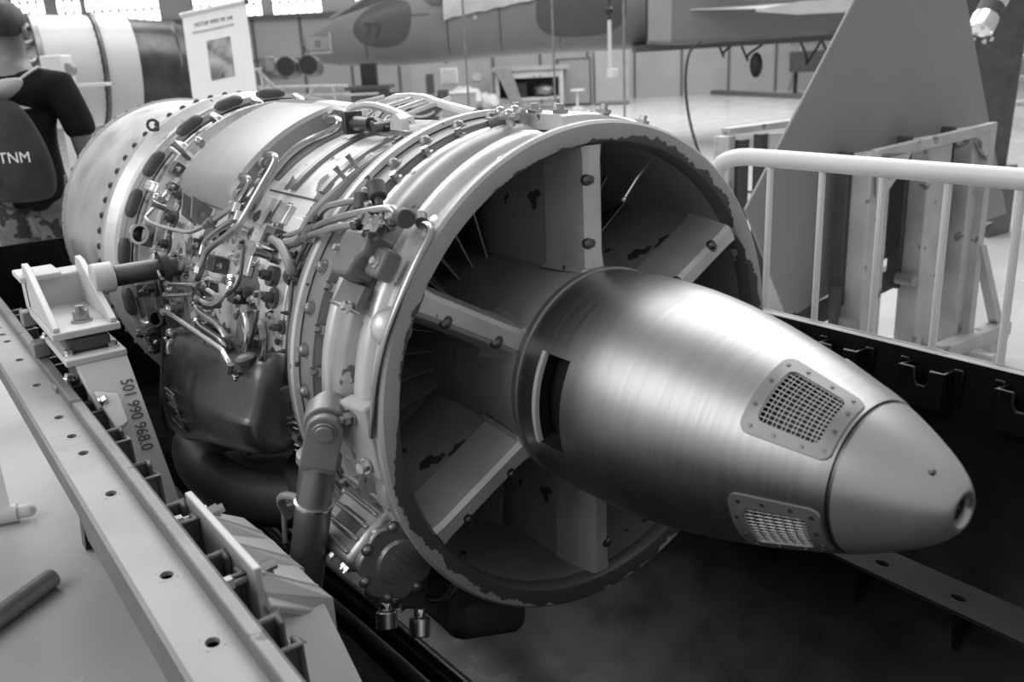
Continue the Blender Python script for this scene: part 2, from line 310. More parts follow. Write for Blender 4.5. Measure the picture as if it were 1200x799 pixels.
# ================================================================== THE SHIPPING CONTAINER (half drum)
CZ = -.067; CR = .604; X0, X1 = -2.42, .95
box = thing('engine_container', (-.7, 0, -.98), 'long half-drum steel shipping container in black paint holding the jet engine', 'container')
def drum(r): return [(0, r * cos(R(a)), CZ + r * sin(R(a))) for a in [180 + 180 * i / 40 for i in range(41)]]
m = MB(); o_, i_ = drum(CR + .012), drum(CR)
secs = [V(p) for p in o_] + [V(p) for p in i_[::-1]]
m.loft([[p + V((x, 0, 0)) for p in secs] for x in (X0, X1)])
mk('drum_shell', m, 'container_paint', box)
for x, t in ((X0, -.02), (X1, .02)):
    mk('end_plate', MB().slab([V(p) + V((x, 0, 0)) for p in o_], (1, 0, 0), t), 'container_paint', box)
for s in (-1, 1):
    # rim of the shell: upright strip, then the flat flange with holes, then its lip
    nm = 'near' if s < 0 else 'far'
    mk('rim_strip', MB().box(((X0 + X1) / 2, s * (CR + .009), CZ - .012), (X1 - X0, .018, .026)), 'container_edge', box, bevel=.003, flat=True)
    mb = MB(); XN = -2.15; hx = [-1.93, -1.70, -1.59, -1.37, -1.30, -1.23, -1.06, -.86, -.65, -.545, -.46, -.285, -.02, .14, .42, .7]
    ys = (s * (CR + .018), s * (CR + .031), s * (CR + .051), s * (CR + .075)); zt = CZ - .022; xs = [XN]
    for h in hx: xs += [h - .012, h + .012]
    xs.append(X1)
    for j in range(3):     # plate broken where the holes are
        for a, b in zip(xs, xs[1:]):
            hole = j == 1 and any(abs(a - (h - .012)) < 1e-6 for h in hx)
            if hole: continue
            mb.add([(a, ys[j], zt), (b, ys[j], zt), (b, ys[j + 1], zt), (a, ys[j + 1], zt)], [(0, 1, 2, 3)])
    fl = mk('flange_plate', mb, 'rail_paint' if s < 0 else 'container_paint', box, flat=True)
    so = fl.modifiers.new('thick', 'SOLIDIFY'); so.thickness = .006; so.offset = 0
    for h in hx:    # round holes in the square gaps
        rm = MB(); c = V((h, s * (CR + .041), zt + .0032)); P = []
        for k in range(20):
            a = 2 * pi * k / 20; mx = max(abs(cos(a)), abs(sin(a)))
            P.append(c + V((.0125 / mx * cos(a), .0105 / mx * sin(a), 0))); P.append(c + V((.0095 * cos(a), .0075 * sin(a), 0))); P.append(c + V((.0095 * cos(a), .0075 * sin(a), -.006)))
        rm.add(P, [f for k in range(20) for f in ((3 * k, 3 * ((k + 1) % 20), 3 * ((k + 1) % 20) + 1, 3 * k + 1), (3 * k + 1, 3 * ((k + 1) % 20) + 1, 3 * ((k + 1) % 20) + 2, 3 * k + 2))])
        mk('hole_rim', rm, 'rail_paint' if s < 0 else 'container_paint', box)
    mk('flange_backing', MB().box(((XN + X1) / 2, s * (CR + .041), zt - .016), (X1 - XN, .03, .008)), 'black', box)
    yl = s * (CR + .075)
    mk('flange_lip', MB().hexa([(XN, yl, zt + .003), (XN, yl + s * .006, zt + .003), (XN, yl + s * .006, zt - .035), (XN, yl, zt - .035)], [(X1, yl, zt + .003), (X1, yl + s * .006, zt + .003), (X1, yl + s * .006, zt - .035), (X1, yl, zt - .035)]), 'rail_side', box, flat=True)
    mk('flange_lip', MB().hexa([(-.34, yl - s * .02, zt - .035), (-.34, yl + s * .004, zt - .035), (-.30, yl + s * .004, zt - .062), (-.30, yl - s * .02, zt - .062)], [(X1, yl - s * .02, zt - .035), (X1, yl + s * .004, zt - .035), (X1, yl + s * .004, zt - .062), (X1, yl - s * .02, zt - .062)]), 'rail_side', box)
    # inner ledge with holes, carried by gussets
    hl = [-1.2, -.9, -.6, -.3, .12, .207, .342, .5, .7]
    ya, yb, zl = s * .415, s * .505, -.409; mb = MB(); xs = [X0]
    for h in hl: xs += [h - .014, h + .014]
    xs.append(X1); yy = (ya, s * .441, s * .463, yb)
    for j in range(3):
        for a, b in zip(xs, xs[1:]):
            if j == 1 and any(abs(a - (h - .014)) < 1e-6 for h in hl): continue
            mb.add([(a, yy[j], zl), (b, yy[j], zl), (b, yy[j + 1], zl), (a, yy[j + 1], zl)], [(0, 1, 2, 3)])
    lg = mk('ledge_plate', mb, 'container_edge_dark', box, flat=True); so = lg.modifiers.new('thick', 'SOLIDIFY'); so.thickness = .007; so.offset = 0
    for h in hl:
        rm = MB(); c = V((h, s * .452, zl + .0037)); P = []
        for k in range(20):
            a = 2 * pi * k / 20; mx = max(abs(cos(a)), abs(sin(a)))
            P += [c + V((.0145 / mx * cos(a), .0115 / mx * sin(a), 0)), c + V((.0125 * cos(a), .0075 * sin(a), 0)), c + V((.0125 * cos(a), .0075 * sin(a), -.007))]
        mk('hole_rim', rm.add(P, [f for k in range(20) for f in ((3 * k, 3 * ((k + 1) % 20), 3 * ((k + 1) % 20) + 1, 3 * k + 1), (3 * k + 1, 3 * ((k + 1) % 20) + 1, 3 * ((k + 1) % 20) + 2, 3 * k + 2))]), 'container_edge_dark', box)
    for gx in [-1.6, -1.35, -1.1, -.85, -.6, -.35, -.17, .0, .18, .355, .54, .75]:
        mk('gusset', MB().hexa([(gx - .004, ya + s * .005, zl - .004), (gx + .004, ya + s * .005, zl - .004), (gx + .004, s * .5, zl - .004), (gx - .004, s * .5, zl - .004)], [(gx - .004, s * .428, zl - .075), (gx + .004, s * .428, zl - .075), (gx + .004, s * .44, zl - .075), (gx - .004, s * .44, zl - .075)]), 'container_paint', box)
    # U-shaped hooks bent from plate, slotted on top
    hk = [.012 + .1675 * k for k in range(-9, 5)] if s > 0 else [-.02 + .17 * k for k in range(-9, 5)]
    for x in hk:
        yw = s * (CR - .001); yf = s * (CR - .036); t = .007; z1 = CZ - (.018 if s > 0 else .030); z0 = CZ - .088; hw = .041 if s > 0 else .034; mb = MB()
        prof = [(-hw, z0), (hw, z0), (hw, z1), (.012, z1), (.012, z1 - .022), (.006, z1 - .03), (-.006, z1 - .03), (-.012, z1 - .022), (-.012, z1), (-hw, z1)]
        mb.slab([(x + a, yf, b) for a, b in prof], (0, s, 0), t)
        for q in (-1, 1):
            mb.box((x + q * (hw - t / 2), (yw + yf) / 2, (z0 + z1) / 2), (t, abs(yw - yf), z1 - z0))
            mb.box((x + q * (hw + .008), yw - s * .004, (z0 + z1) / 2 + .004), (.018, .007, z1 - z0))
        mk('hook', mb, 'container_paint' if s > 0 else 'rail_side', box, bevel=.0025 if s > 0 else .006)
# feet of the container
for x in (-2.0, -.7, .6):
    mk('saddle_foot', MB().slab([(x, -.5, -.99), (x, .5, -.99), (x, .46, -.55), (x, .25, -.645), (x, 0, -.682), (x, -.25, -.645), (x, -.46, -.55)], (1, 0, 0), .06), 'container_paint', box)
tag(mk('transfer_pipe', MB().tube([(-1.3, -.20, -.606), (-.79, -.205, -.600), (-.50, -.18, -.606), (-.10, -.16, -.607), (.9, -.16, -.607)], .024, 16, 1), 'container_paint'), 'black pipe lying along the bottom of the container below the engine', 'pipe')
# ================================================================== MOUNTS (pale brackets between container and engine)
def sloping_panel(root, tx, bx, y0, y1, zt, zb):      # its outer edge keeps inside the curved shell
    yb0 = -sqrt((CR - .012) ** 2 - (zb - .01 - CZ) ** 2); y0 = max(y0, -sqrt((CR - .012) ** 2 - (zt - .01 - CZ) ** 2))
    mk('sloping_panel', MB().hexa([(tx, y0, zt), (tx, y1, zt), (tx - .012, y1, zt - .008), (tx - .012, y0, zt - .008)], [(bx, yb0, zb), (bx, y1 + .012, zb), (bx - .012, y1 + .012, zb - .008), (bx - .012, yb0, zb - .008)]), 'mount_white', root, bevel=.002)
fm = thing('trunnion_mount', (-.85, -.55, -.25), 'pale grey boxed steel mount by the front of the engine, lettered 501 990 968.0', 'bracket', 'pale steel engine mounts')
yl, yr, xb, xf, zt, zb = -.605, -.508, -1.0, -.775, .095, .026
mk('back_box', MB().box((xb - .035, (yl + yr) / 2, (zt + zb) / 2 - .01), (.075, yr - yl + .012, zt - zb + .004)), 'mount_white', fm, bevel=.004)
mk('top_flange', MB().box((xb - .03, yl + .02, zt - .006), (.10, .075, .012)), 'mount_white', fm, bevel=.003)
mk('base_plate', MB().box(((xb + xf) / 2, (yl + yr) / 2, zb - .007), (xf - xb + .01, yr - yl + .02, .014)), 'mount_white', fm, bevel=.003)
for y in (yl, yr):
    mk('web', MB().slab([(xb - .02, y - .006, zb), (xf, y - .006, zb), (xf, y - .006, zb + .008), (xb + .03, y - .006, zt + .018), (xb - .01, y - .006, zt + .022), (xb - .02, y - .006, zt)], (0, 1, 0), .012), 'mount_white', fm, bevel=.002)
put(p_bignut, (xf - .055, -.552, zb), (0, 0, 1), fm, scale=1.15)
mk('collar', MB().cyl((-.885, yr - .004, .088), (-.885, yr + .035, .088), .03, n=24), 'mount_white', fm, bevel=.003)
mk('pad', MB().box((-.86, -.556, zb - .03), (.17, .075, .026)), 'rubber', fm, bevel=.006)
mk('shelf_plate', MB().box((-.845, -.553, zb - .052), (.20, .105, .014)), 'mount_white', fm, bevel=.003)
for dx, dy in ((-.05, .035), (.075, .035), (.075, -.04)): put(p_pale, (-.845 + dx, -.553 + dy, zb - .045), (0, 0, 1), fm, 'bolt')
sloping_panel(fm, -.752, -.575, -.60, -.502, zb - .050, -.285)
xd = V((.177, 0, -.261)).normalized()
text('lettering', '501 990 968.0', .030, V((-.752, -.527, zb - .0495)) + xd * .055 + V((.0016, 0, .001)), xd, (0, 1, 0), 'ink', fm, squeeze=.80)
mk('lug', MB().slab([(-.70, -.578, -.075), (-.63, -.565, -.135), (-.645, -.54, -.125), (-.69, -.54, -.085)], (.8, 0, .6), .012), 'mount_white', fm, bevel=.003)
put(p_pale, (-.675, -.572, -.085), (.3, .8, .4), fm, 'bolt')
for x, z in ((-1.05, .03), (-.98, -.02), (-.80, -.06)):
    mk('clamp_block', MB().box((x, -.612, z - .03), (.035, .03, .03)), 'dull_grey', fm, bevel=.003); put(p_pale, (x, -.60, z - .012), (0, .4, 1), fm, 'bolt')
rm_ = thing('strut_mount', (-.05, -.53, -.25), 'pale grey stepped steel bracket below the rod clevis, bolted to the near rim', 'bracket', 'pale steel engine mounts')
XA, XB = -.215, .045
mk('back_plate', MB().hexa([(XA, -.566, -.084), (XA, -.556, -.084), (XA, -.556, -.165), (XA, -.566, -.165)], [(XB, -.566, -.080), (XB, -.556, -.080), (XB, -.556, -.185), (XB, -.566, -.185)]), 'mount_white', rm_, bevel=.002)
step = (XB - XA) / 3
for k in range(3):     # folded steps: each rises towards its near end and drops over a short riser
    a = XA + k * step; b = a + step; y0 = -.556; o0, o1 = (-.492, -.480) if k == 0 else (-.484, -.476); rz = .020; w = .010
    P = [(a, y0, -.112), (b - w, y0, -.112 + rz), (b, y0, -.114), (b, o1, -.156), (b - w * 1.4, o1 - .012, -.156 + rz * .75), (a, o0, -.150)]
    mk('step_plate', MB().add(P + [(x, y, -.21) for x, y, z in P], [(0, 1, 4, 5), (1, 2, 3, 4), (6, 11, 10, 9, 8, 7)] + [(i, (i + 1) % 6, 6 + (i + 1) % 6, 6 + i) for i in range(6)]), 'mount_white', rm_, flat=True)
    mk('ridge', MB().tube([(b - w, y0, -.1115 + rz), (b - w * 1.4, o1 - .012, -.156 + rz * .75)], .0018, 6, 0), 'mount_white', rm_)
sloping_panel(rm_, XB - .01, XB + .25, -.60, -.488, -.150, -.37)
mk('top_lip', MB().box((XB - .008, -.528, -.145), (.03, .072, .012), Euler((-.62, 0.3, 0)).to_matrix()), 'mount_white', rm_, bevel=.003)
for x in (XA + .055, XB - .022): put(p_bignut, (x, -.554, -.100), (0.1, 1, .25), rm_, 'bolt', scale=.85)
for x in (XA + .04, XB - .03):
    mk('bolt_shank', MB().cyl((x, -.598, -.106), (x, -.566, -.106), .006, n=10).cyl((x, -.594, -.106), (x, -.583, -.106), .0105, n=6), 'cast_metal', rm_)
mk('ring_handle', MB().ring((.105, -.575, -.178), (.5, .3, .8), .022, .004, .006, 20), 'rail_side', rm_)
# strut rod with its clevis
rod = thing('support_strut', (-.16, -.45, -.30), 'grey tubular support strut with a forked clevis holding the casing', 'strut')
pt, pb = V((-.125, -.405, -.055)), V((-.172, -.447, -.33)); ax = (pt - pb).normalized()
mk('rod', MB().cyl(pb, pt, .0255, n=28), 'cast_metal', rod)
mk('weld_ring', MB().spin(pt - ax * .068, ax, [(-.004, .0255), (-.002, .0285), (.002, .0285), (.004, .0255)], 28), 'bright_metal', rod)
mk('rod_collar', MB().spin(pt - ax * .004, ax, [(0, .0256), (.002, .031), (.012, .031), (.014, .024)], 28), 'dull_grey', rod)
up = V((.35, .12, .93)).normalized(); pin = pt + up * .072; nx = V((.86, -.50, -.08)); nx = (nx - up * nx.dot(up)).normalized(); sd = up.cross(nx).normalized()
def cheek(off, t, w, h0):
    P = [pin - up * h0 - sd * w, pin - up * h0 + sd * w] + [pin + sd * (w * cos(a)) + up * (w * sin(a)) for a in [pi * k / 12 for k in range(13)]]
    return MB().slab([p + nx * off for p in P], nx, t)
for off in (-.031, .019): mk('clevis_cheek', cheek(off, .012, .0245, .062), 'dull_grey', rod, bevel=.002)
mk('clevis_base', MB().hexa([pt + up * .012 + nx * a + sd * b for a, b in ((-.031, -.0245), (.031, -.0245), (.031, .0245), (-.031, .0245))], [pt + nx * a + sd * b for a, b in ((-.028, -.024), (.028, -.024), (.028, .024), (-.028, .024))]), 'dull_grey', rod, bevel=.002)
mk('clevis_pin', MB().cyl(pin - nx * .04, pin + nx * .037, .0125, n=20).cyl(pin + nx * .031, pin + nx * .034, .0165, n=20), 'cast_metal', rod, bevel=.002)
# ================================================================== THE JET ENGINE
eng = thing('jet_engine', (-.7, 0, -.40), 'silver turbojet engine with a long exhaust cone lying in the black container', 'jet engine')
# ---- outer casing in its sections (x, radius)
mk('intake_bell', MB().lathe([(-1.90, .345), (-1.965, .352), (-1.965, .377), (-1.945, .379), (-1.942, .372), (-1.85, .3735), (-1.62, .380), (-1.42, .386), (-1.418, .375)], 120), 'front_casing', eng)
mk('intake_flange', MB().lathe([(-1.417, .37), (-1.417, .396), (-1.372, .398), (-1.372, .39)], 120), 'front_casing', eng)
mk('intake_band', MB().lathe([(-1.372, .389), (-1.355, .400), (-1.322, .402), (-1.312, .392), (-1.30, .382)], 120), 'silver_paint', eng)
mk('compressor_casing', MB().lathe([(-1.312, .384), (-1.25, .381), (-1.20, .378), (-1.12, .374), (-1.095, .374), (-1.09, .385), (-1.075, .385), (-1.07, .366), (-1.02, .362), (-1.018, .376), (-1.002, .376), (-1.0, .356), (-.955, .352)], 120), 'silver_casing', eng)
mk('combustion_casing', MB().lathe([(-.956, .352), (-.93, .368), (-.915, .368), (-.91, .35), (-.70, .344), (-.50, .344), (-.36, .347), (-.30, .350), (-.298, .356), (-.276, .356)], 120), 'painted_casing', eng)
mk('joint_flange', MB().lathe([(-.276, .345), (-.276, .3775), (-.270, .379), (-.264, .3775), (-.264, .369), (-.205, .3665), (-.205, .352)], 144), 'flange_grey', eng)
mk('joint_strip', MB().lathe([(-.262, .37), (-.262, .379), (-.252, .3785), (-.25, .3705)], 144), 'silver_paint', eng)
mk('exhaust_casing', MB().lathe([(-.206, .353), (-.17, .352), (-.10, .353), (-.05, .355), (-.018, .358)], 144), 'silver_paint', eng)
# pressed ribs round the exhaust casing, stopped short of the mounts
def rib(x0, x1, h, a0, a1, name='rib', m='silver_paint', r=.3525):
    mb = MB(); n = int((a1 - a0) / 2.5); secs = []
    for i in range(n + 1):
        t = i / n; a = a0 + (a1 - a0) * t; e = min(1, min(t, 1 - t) * (a1 - a0) / 4 + .12); hh = h * e; w = (x1 - x0)
        secs.append([cyl3(x, rr, a) for x, rr in ((x0, r - .004), (x0 + w * .12, r + hh * .75), (x0 + w * .3, r + hh), (x0 + w * .7, r + hh * .95), (x0 + w * .88, r + hh * .7), (x1, r - .004))])
    return mk(name, mb.loft(secs), m, eng, sharp=50)
rib(-.198, -.168, .010, 60, 215); rib(-.150, -.104, .018, 92.5, 187, m='rib_grey'); rib(-.088, -.050, .015, 96, 186.5)
rib(-.150, -.104, .018, 40, 88, m='rib_grey'); rib(-.150, -.104, .016, 196, 240, m='rib_grey'); rib(-.088, -.050, .013, 194, 238)
# rolled rim of the exhaust
mk('exhaust_rim', MB().lathe([(-.022, .356), (-.020, .367), (-.010, .3705), (-.002, .3700), (.002, .366), (.002, .352), (-.001, .342), (-.010, .3365), (-.022, .3355)], 160, closed=True), 'rim_paint', eng)
mk('exhaust_duct', MB().lathe([(-.02, .336), (-.10, .338), (-.20, .335), (-.33, .33)], 120), 'duct_paint', eng)
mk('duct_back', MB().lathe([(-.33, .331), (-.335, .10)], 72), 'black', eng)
mk('hub', MB().lathe([(-.34, .152), (-.22, .157), (-.10, .159), (.0, .1605), (.003, .1585)], 120), 'duct_paint', eng)
mk('hub_seam', MB().lathe([(-.004, .160), (-.003, .1635), (.006, .164), (.008, .161)], 120), 'vent_metal', eng)
# ---- turbine vanes at the far end of the duct
for k in range(32):
    a = 4 + 11.25 * k; secs = []
    for r, tw in ((.155, .10), (.245, .17), (.333, .24)):
        c = cyl3(-.225, r, a); ch = V((-cos(tw * 3.2), 0, 0)) + tang(a) * sin(-tw * 2.6); ch.normalize(); th = ch.cross(rad(a)).normalized()
        secs.append([c - th * .0013, c + th * .0013, c + ch * .035 + th * .003, c + ch * .08 + th * .001, c + ch * .08 - th * .001, c + ch * .035 - th * .002])
    mk('turbine_vane', MB().loft(secs), 'vane_metal', eng)
# ---- six hollow struts carrying the cone, sheet-metal trailing edges with two screws
for k in range(6):
    a = 90 + 60 * k; u, t = rad(a), tang(a)
    def sec(r, prof): return [V((x, 0, 0)) + u * r + t * y for x, y in prof]
    body = [(-.30, 0), (-.285, .014), (-.24, .024), (-.17, .027), (-.085, .0235), (-.085, -.0235), (-.17, -.027), (-.24, -.024), (-.285, -.014)]
    s_ = mk('strut', MB().loft([sec(.15, body), sec(.339, body)]), 'strut_paint', eng, sharp=40)
    edge = [(-.092, .0215), (-.088, .0262), (-.045, .0225), (-.012, .0165), (-.006, .010), (-.006, -.010), (-.012, -.0165), (-.045, -.0225), (-.088, -.0262), (-.092, -.0215)]
    mk('trailing_edge', MB().loft([sec(.163, [(x + .002, y * 1.1) for x, y in edge]), sec(.185, edge), sec(.32, edge), sec(.337, [(x, y * 1.15) for x, y in edge])]), 'strut_edge', s_, sharp=30)
    mk('strut_foot', MB().loft([sec(.1585, [(x * 1.02 + .0, y * 1.5) for x, y in edge]), sec(.164, [(x, y * 1.12) for x, y in edge])]), 'strut_paint', s_)
    for r in (.20, .29):
        put(p_screw, V((-.007, 0, 0)) + u * r + t * .008, (1, .0, 0) , s_, 'screw', scale=1.9)
        mk('screw_recess', MB().ball(V((-.0095, 0, 0)) + u * r + t * .0125, .0085, nu=10, nv=6), 'dark_steel', s_)
# ---- the cone
CP = [(.004, .1585), (.006, .1605), (.02, .1618), (.049, .1632), (.077, .1638), (.104, .1640), (.13, .1632), (.16, .1612), (.19, .1578), (.22, .1535), (.25, .1480), (.28, .1415), (.30, .1365), (.325, .1300), (.353, .1225), (.365, .1192), (.435, .0955), (.444, .0922), (.452, .0890)]
def cone_r(x):
    for (a, ra), (b, rb) in zip(CP, CP[1:]):
        if a <= x <= b: return ra + (rb - ra) * (x - a) / (b - a)
    return CP[-1][1]
VENTS = [(126.5, 26.5), (209.5, 24), (28, 25)]   # middle angle, half width
def in_hole(x0, x1, a0, a1):
    xm = (x0 + x1) / 2; am = (a0 + a1) / 2
    if .049 <= xm <= .104 and 150 <= am <= 195: return True
    return any(.365 <= xm <= .435 and abs((am - c + 180) % 360 - 180) < h - 8 for c, h in VENTS)
mk('exhaust_cone', MB().lathe(CP, 144, skip=in_hole), 'brushed', eng, sharp=30)
mk('slot_lining', MB().lathe([(.04, .150), (.045, .135), (.11, .135), (.115, .150)], 30, 145, 200), 'black', eng)
mb = MB()
for x in (.049, .104): mb.lathe([(x, .1635), (x, .138)], 24, 150, 195)
for a in (150, 195): mb.add([cyl3(.049, .1635, a), cyl3(.104, .164, a), cyl3(.104, .138, a), cyl3(.049, .138, a)], [(0, 1, 2, 3)])
mk('slot_wall', mb, 'black', eng)  # black on walls and lining puts the slot's inner shade into the colour
mk('slot_edge', MB().lathe([(.045, .1633), (.046, .1648), (.0535, .1650), (.0535, .158)], 24, 149.5, 195.5), 'mount_white', eng)  # pale tone paints in the bright glint along this metal edge
mk('cone_step', MB().lathe([(.452, .0890), (.4525, .0862), (.457, .0858), (.458, .0868)], 96), 'dark_steel', eng)
TP = [(.4575, .0872), (.470, .0815), (.485, .0738), (.50, .0655), (.515, .0566), (.53, .0465), (.542, .0365), (.549, .0285), (.553, .0225), (.5535, .0185), (.552, .0165), (.545, .0150), (.53, .0145)]
mk('cone_tip', MB().lathe(TP, 96), 'brushed_tip', eng, sharp=50)
mk('tip_socket', MB().lathe([(.5445, .0152), (.5465, .0115), (.535, .0105), (.532, 0)], 24).box((.542, 0, 0), (.006, .018, .004)), 'dark_steel', eng)
mk('tip_stud', MB().ball(cyl3(.528, .0475, 118), .004, nu=8, nv=6), 'dark_steel', eng)
for vi, (vc, vh) in enumerate(VENTS):    # curved vent frames with woven wire
    def rr(hx, ha, cr, n=6):
        P = []
        for cx_, cy_, a0 in ((1, 1, 0), (-1, 1, 90), (-1, -1, 180), (1, -1, 270)):
            for k in range(n + 1):
                a = R(a0 + 90 * k / n); P.append((cx_ * (hx - cr) + cr * cos(a), cy_ * (ha - cr) + cr * sin(a)))
        Q = []
        for i, p in enumerate(P):      # enough points along the sides to follow the curve
            q = P[(i + 1) % len(P)]; m_ = max(1, int(max(abs(p[0] - q[0]), abs(p[1] - q[1])) / .005))
            Q += [(p[0] + (q[0] - p[0]) * j / m_, p[1] + (q[1] - p[1]) * j / m_) for j in range(m_)]
        return Q
    XC, HX = .400, .050; ra = .108; HA = R(vh) * ra
    def onc(p, dz):
        x = XC + p[0]; r = cone_r(x); return cyl3(x, r + dz, vc + math.degrees(p[1] / ra))
    O = rr(HX, HA, .012); n = len(O); fx, fa = (HX - .0165) / HX, (HA - .0165) / HA
    O2 = [(x * .97, y * .97) for x, y in O]; I = [(x * fx, y * fa) for x, y in O]
    P = [onc(p, -.002) for p in O] + [onc(p, .0022) for p in O2] + [onc(p, .0022) for p in I] + [onc(p, -.003) for p in I]
    fr = mk('vent_frame', MB().add(P, [(k * n + i, k * n + (i + 1) % n, (k + 1) * n + (i + 1) % n, (k + 1) * n + i) for k in range(3) for i in range(n)]), 'vent_metal', eng, sharp=25)
    ix, ia = HX - .0165, HA - .0165; mb = MB(); nx_ = 13; na = int(2 * ia / (2 * ix / nx_))
    for i in range(nx_ + 1):
        x = -ix + 2 * ix * i / nx_; pts = [onc((x, -ia + 2 * ia * j / 10), -.001 + .0008 * (-1) ** i) for j in range(11)]; mb.tube(pts, .00062, 4, 0)
    for j in range(na + 1):
        y = -ia + 2 * ia * j / na; pts = [onc((-ix + 2 * ix * i / 5, y), -.001) for i in range(6)]; mb.tube(pts, .00062, 4, 0)
    mk('wire_mesh', mb, 'wire', fr, kind='stuff')
    for i in range(2, n, 7):
        q = onc(((O[i][0] + I[i][0]) / 2, (O[i][1] + I[i][1]) / 2), .002); put(p_screw, q, q - V((q.x - .02, 0, 0)), fr, 'screw', scale=.7)
    mb = MB(); P = []
    mk('vent_well', MB().lathe([(x, cone_r(x) - .020) for x in (.355, .40, .445)], 20, vc - vh + 1, vc + vh - 1), 'black', fr)  # black liner added so the hollow behind the mesh is dark by colour
# ---- fasteners round the flanges
for k in range(66):
    a = 105.5 + 5.454 * k
    if 50 < (a % 360) < 222: put(p_hex, cyl3(-1.392, .3955, a), rad(a), eng, 'bolt')
for k in range(37):
    a = 101.46 + 9.73 * k
    if 50 < (a % 360) < 222:
        put(p_dome, cyl3(-.236, .3665, a), rad(a), eng, 'bolt')
        put(p_clip, cyl3(-.203, .358, a + 3.5), rad(a + 3.5), eng, 'clip', scale=1.15)
for k in range(60):
    a = 100 + 6 * k
    if 60 < (a % 360) < 220: put(p_screw, cyl3(-1.9535, .378, a), rad(a), eng, 'screw', scale=1.6)
mk('clamp_wire', MB().lathe([(-.2085, .3665), (-.2065, .3685), (-.2045, .3665), (-.2065, .3645)], 100, 50, 222, closed=True), 'dark_steel', eng)
# ---- ring hose with sleeves round the compressor
mk('ring_hose', MB().lathe([(-1.165, .388), (-1.155, .398), (-1.143, .398), (-1.133, .388), (-1.149, .379)], 110, 60, 226, closed=True), 'hose_grey', eng)
for a in (168, 152, 138, 121, 106, 91, 184):
    secs = []
    for i in range(9):
        t = i / 8; aa = a - 4.6 + 9.2 * t; q = .0165 * (min(1, .62 + 2.2 * min(t, 1 - t))); c = cyl3(-1.149, .396, aa)
        secs.append([c + V((1, 0, 0)) * q * cos(2 * pi * j / 12) + rad(aa) * q * sin(2 * pi * j / 12) for j in range(12)])
    mk('hose_sleeve', MB().loft(secs), 'rubber', eng)
    for d in (-7.6, 7.4):
        mk('manifold_boss', MB().hexa([cyl3(-1.13, .40 if d < 0 else .395, a + d - 1.3), cyl3(-1.13, .40, a + d + 1.3), cyl3(-1.13, .372, a + d + 1.6), cyl3(-1.13, .372, a + d - 1.6)], [cyl3(-1.095, .392, a + d - 1.1), cyl3(-1.095, .392, a + d + 1.1), cyl3(-1.08, .372, a + d + 1.6), cyl3(-1.08, .372, a + d - 1.6)]), 'silver_casing', eng, bevel=.004)
    put(p_clip, cyl3(-1.185, .384, a - 2), rad(a - 2), eng, 'clip')
for x, a, b in ((-1.235, .384, .392), (-.985, .358, .364), (-.875, .348, .355), (-.34, .349, .355)):
    mk('casing_ring', MB().lathe([(x - .008, a), (x - .006, b), (x + .006, b), (x + .008, a)], 110, 50, 226), 'silver_paint', eng)
# lifting eye
mk('lifting_eye', MB().tube([cyl3(-1.325, .402, 125) + rad(125) * (.013 + .012 * sin(2 * pi * k / 16)) + tang(125) * .012 * cos(2 * pi * k / 16) for k in range(17)], .0036, 8, 0).cyl(cyl3(-1.325, .398, 125), cyl3(-1.325, .408, 125), .007), 'rubber', eng)
# ---- curved tank strapped over the left shoulder
secs = []
for i in range(17):
    t = i / 16; a = 97 + 47.5 * t; e = min(1, .50 + 5.0 * min(t, 1 - t)); h = .352 + .046 * e
    secs.append([cyl3(x, r, a) for x, r in ((-.945, .349), (-.945, h - .010), (-.938, h - .003), (-.925, h), (-.665, h), (-.650, h - .003), (-.642, h - .010), (-.642, .349))])
tank = mk('saddle_tank', MB().loft(secs), 'tank_grey', eng, sharp=28)
for x, a in ((-.645, 128.5), (-.645, 139.5), (-.645, 104.5), (-.645, 143.2)):
    mk('union', MB().cyl(cyl3(x, .376, a), cyl3(x + .022, .377, a), .012, n=16).cyl(cyl3(x + .01, .376, a), cyl3(x + .034, .378, a), .0085, n=6), 'dull_grey', tank)
for x in (-.86, -.80):
    mk('tank_strap', MB().hexa([cyl3(x, .400, 144.3), cyl3(x + .008, .400, 144.3), cyl3(x + .008, .355, 145), cyl3(x, .355, 145)], [cyl3(x, .386, 150), cyl3(x + .008, .386, 150), cyl3(x + .008, .352, 152), cyl3(x, .352, 152)]), 'dull_grey', eng)
mk('tank_bolt', MB().cyl(cyl3(-.87, .372, 148), cyl3(-.78, .372, 148), .006, n=8), 'steel', eng)
# ---- dark louvre slots and seams on the painted casing
for x, a0, a1 in ((-.625, 96, 130), (-.53, 92, 132), (-.42, 96, 131)):
    mk('slot_strip', MB().lathe([(x - .011, .345), (x - .008, .3505), (x + .008, .3505), (x + .011, .345)], 30, a0, a1, closed=True), 'cast_metal', eng)
mk('casing_seam', MB().hexa([cyl3(-.62, .3452, 133.4), cyl3(-.62, .3452, 133.9), cyl3(-.62, .34, 133.9), cyl3(-.62, .34, 133.2)], [cyl3(-.37, .3480, 133.4), cyl3(-.37, .3480, 133.9), cyl3(-.37, .34, 133.9), cyl3(-.37, .34, 133.2)]), 'dark_steel', eng)
for x0, x1, a0, a1 in ((-.60, -.56, 136, 145), (-.52, -.47, 137, 143), (-.45, -.40, 140, 152), (-.58, -.53, 150, 160), (-.40, -.36, 155, 172)):
    mk('access_cover', MB().lathe([(x0, .344), (x0 + .002, .3535), (x1 - .002, .3535), (x1, .344)], 8, a0, a1, closed=True), random.choice(['silver_casing', 'painted_casing']), eng, bevel=.002)
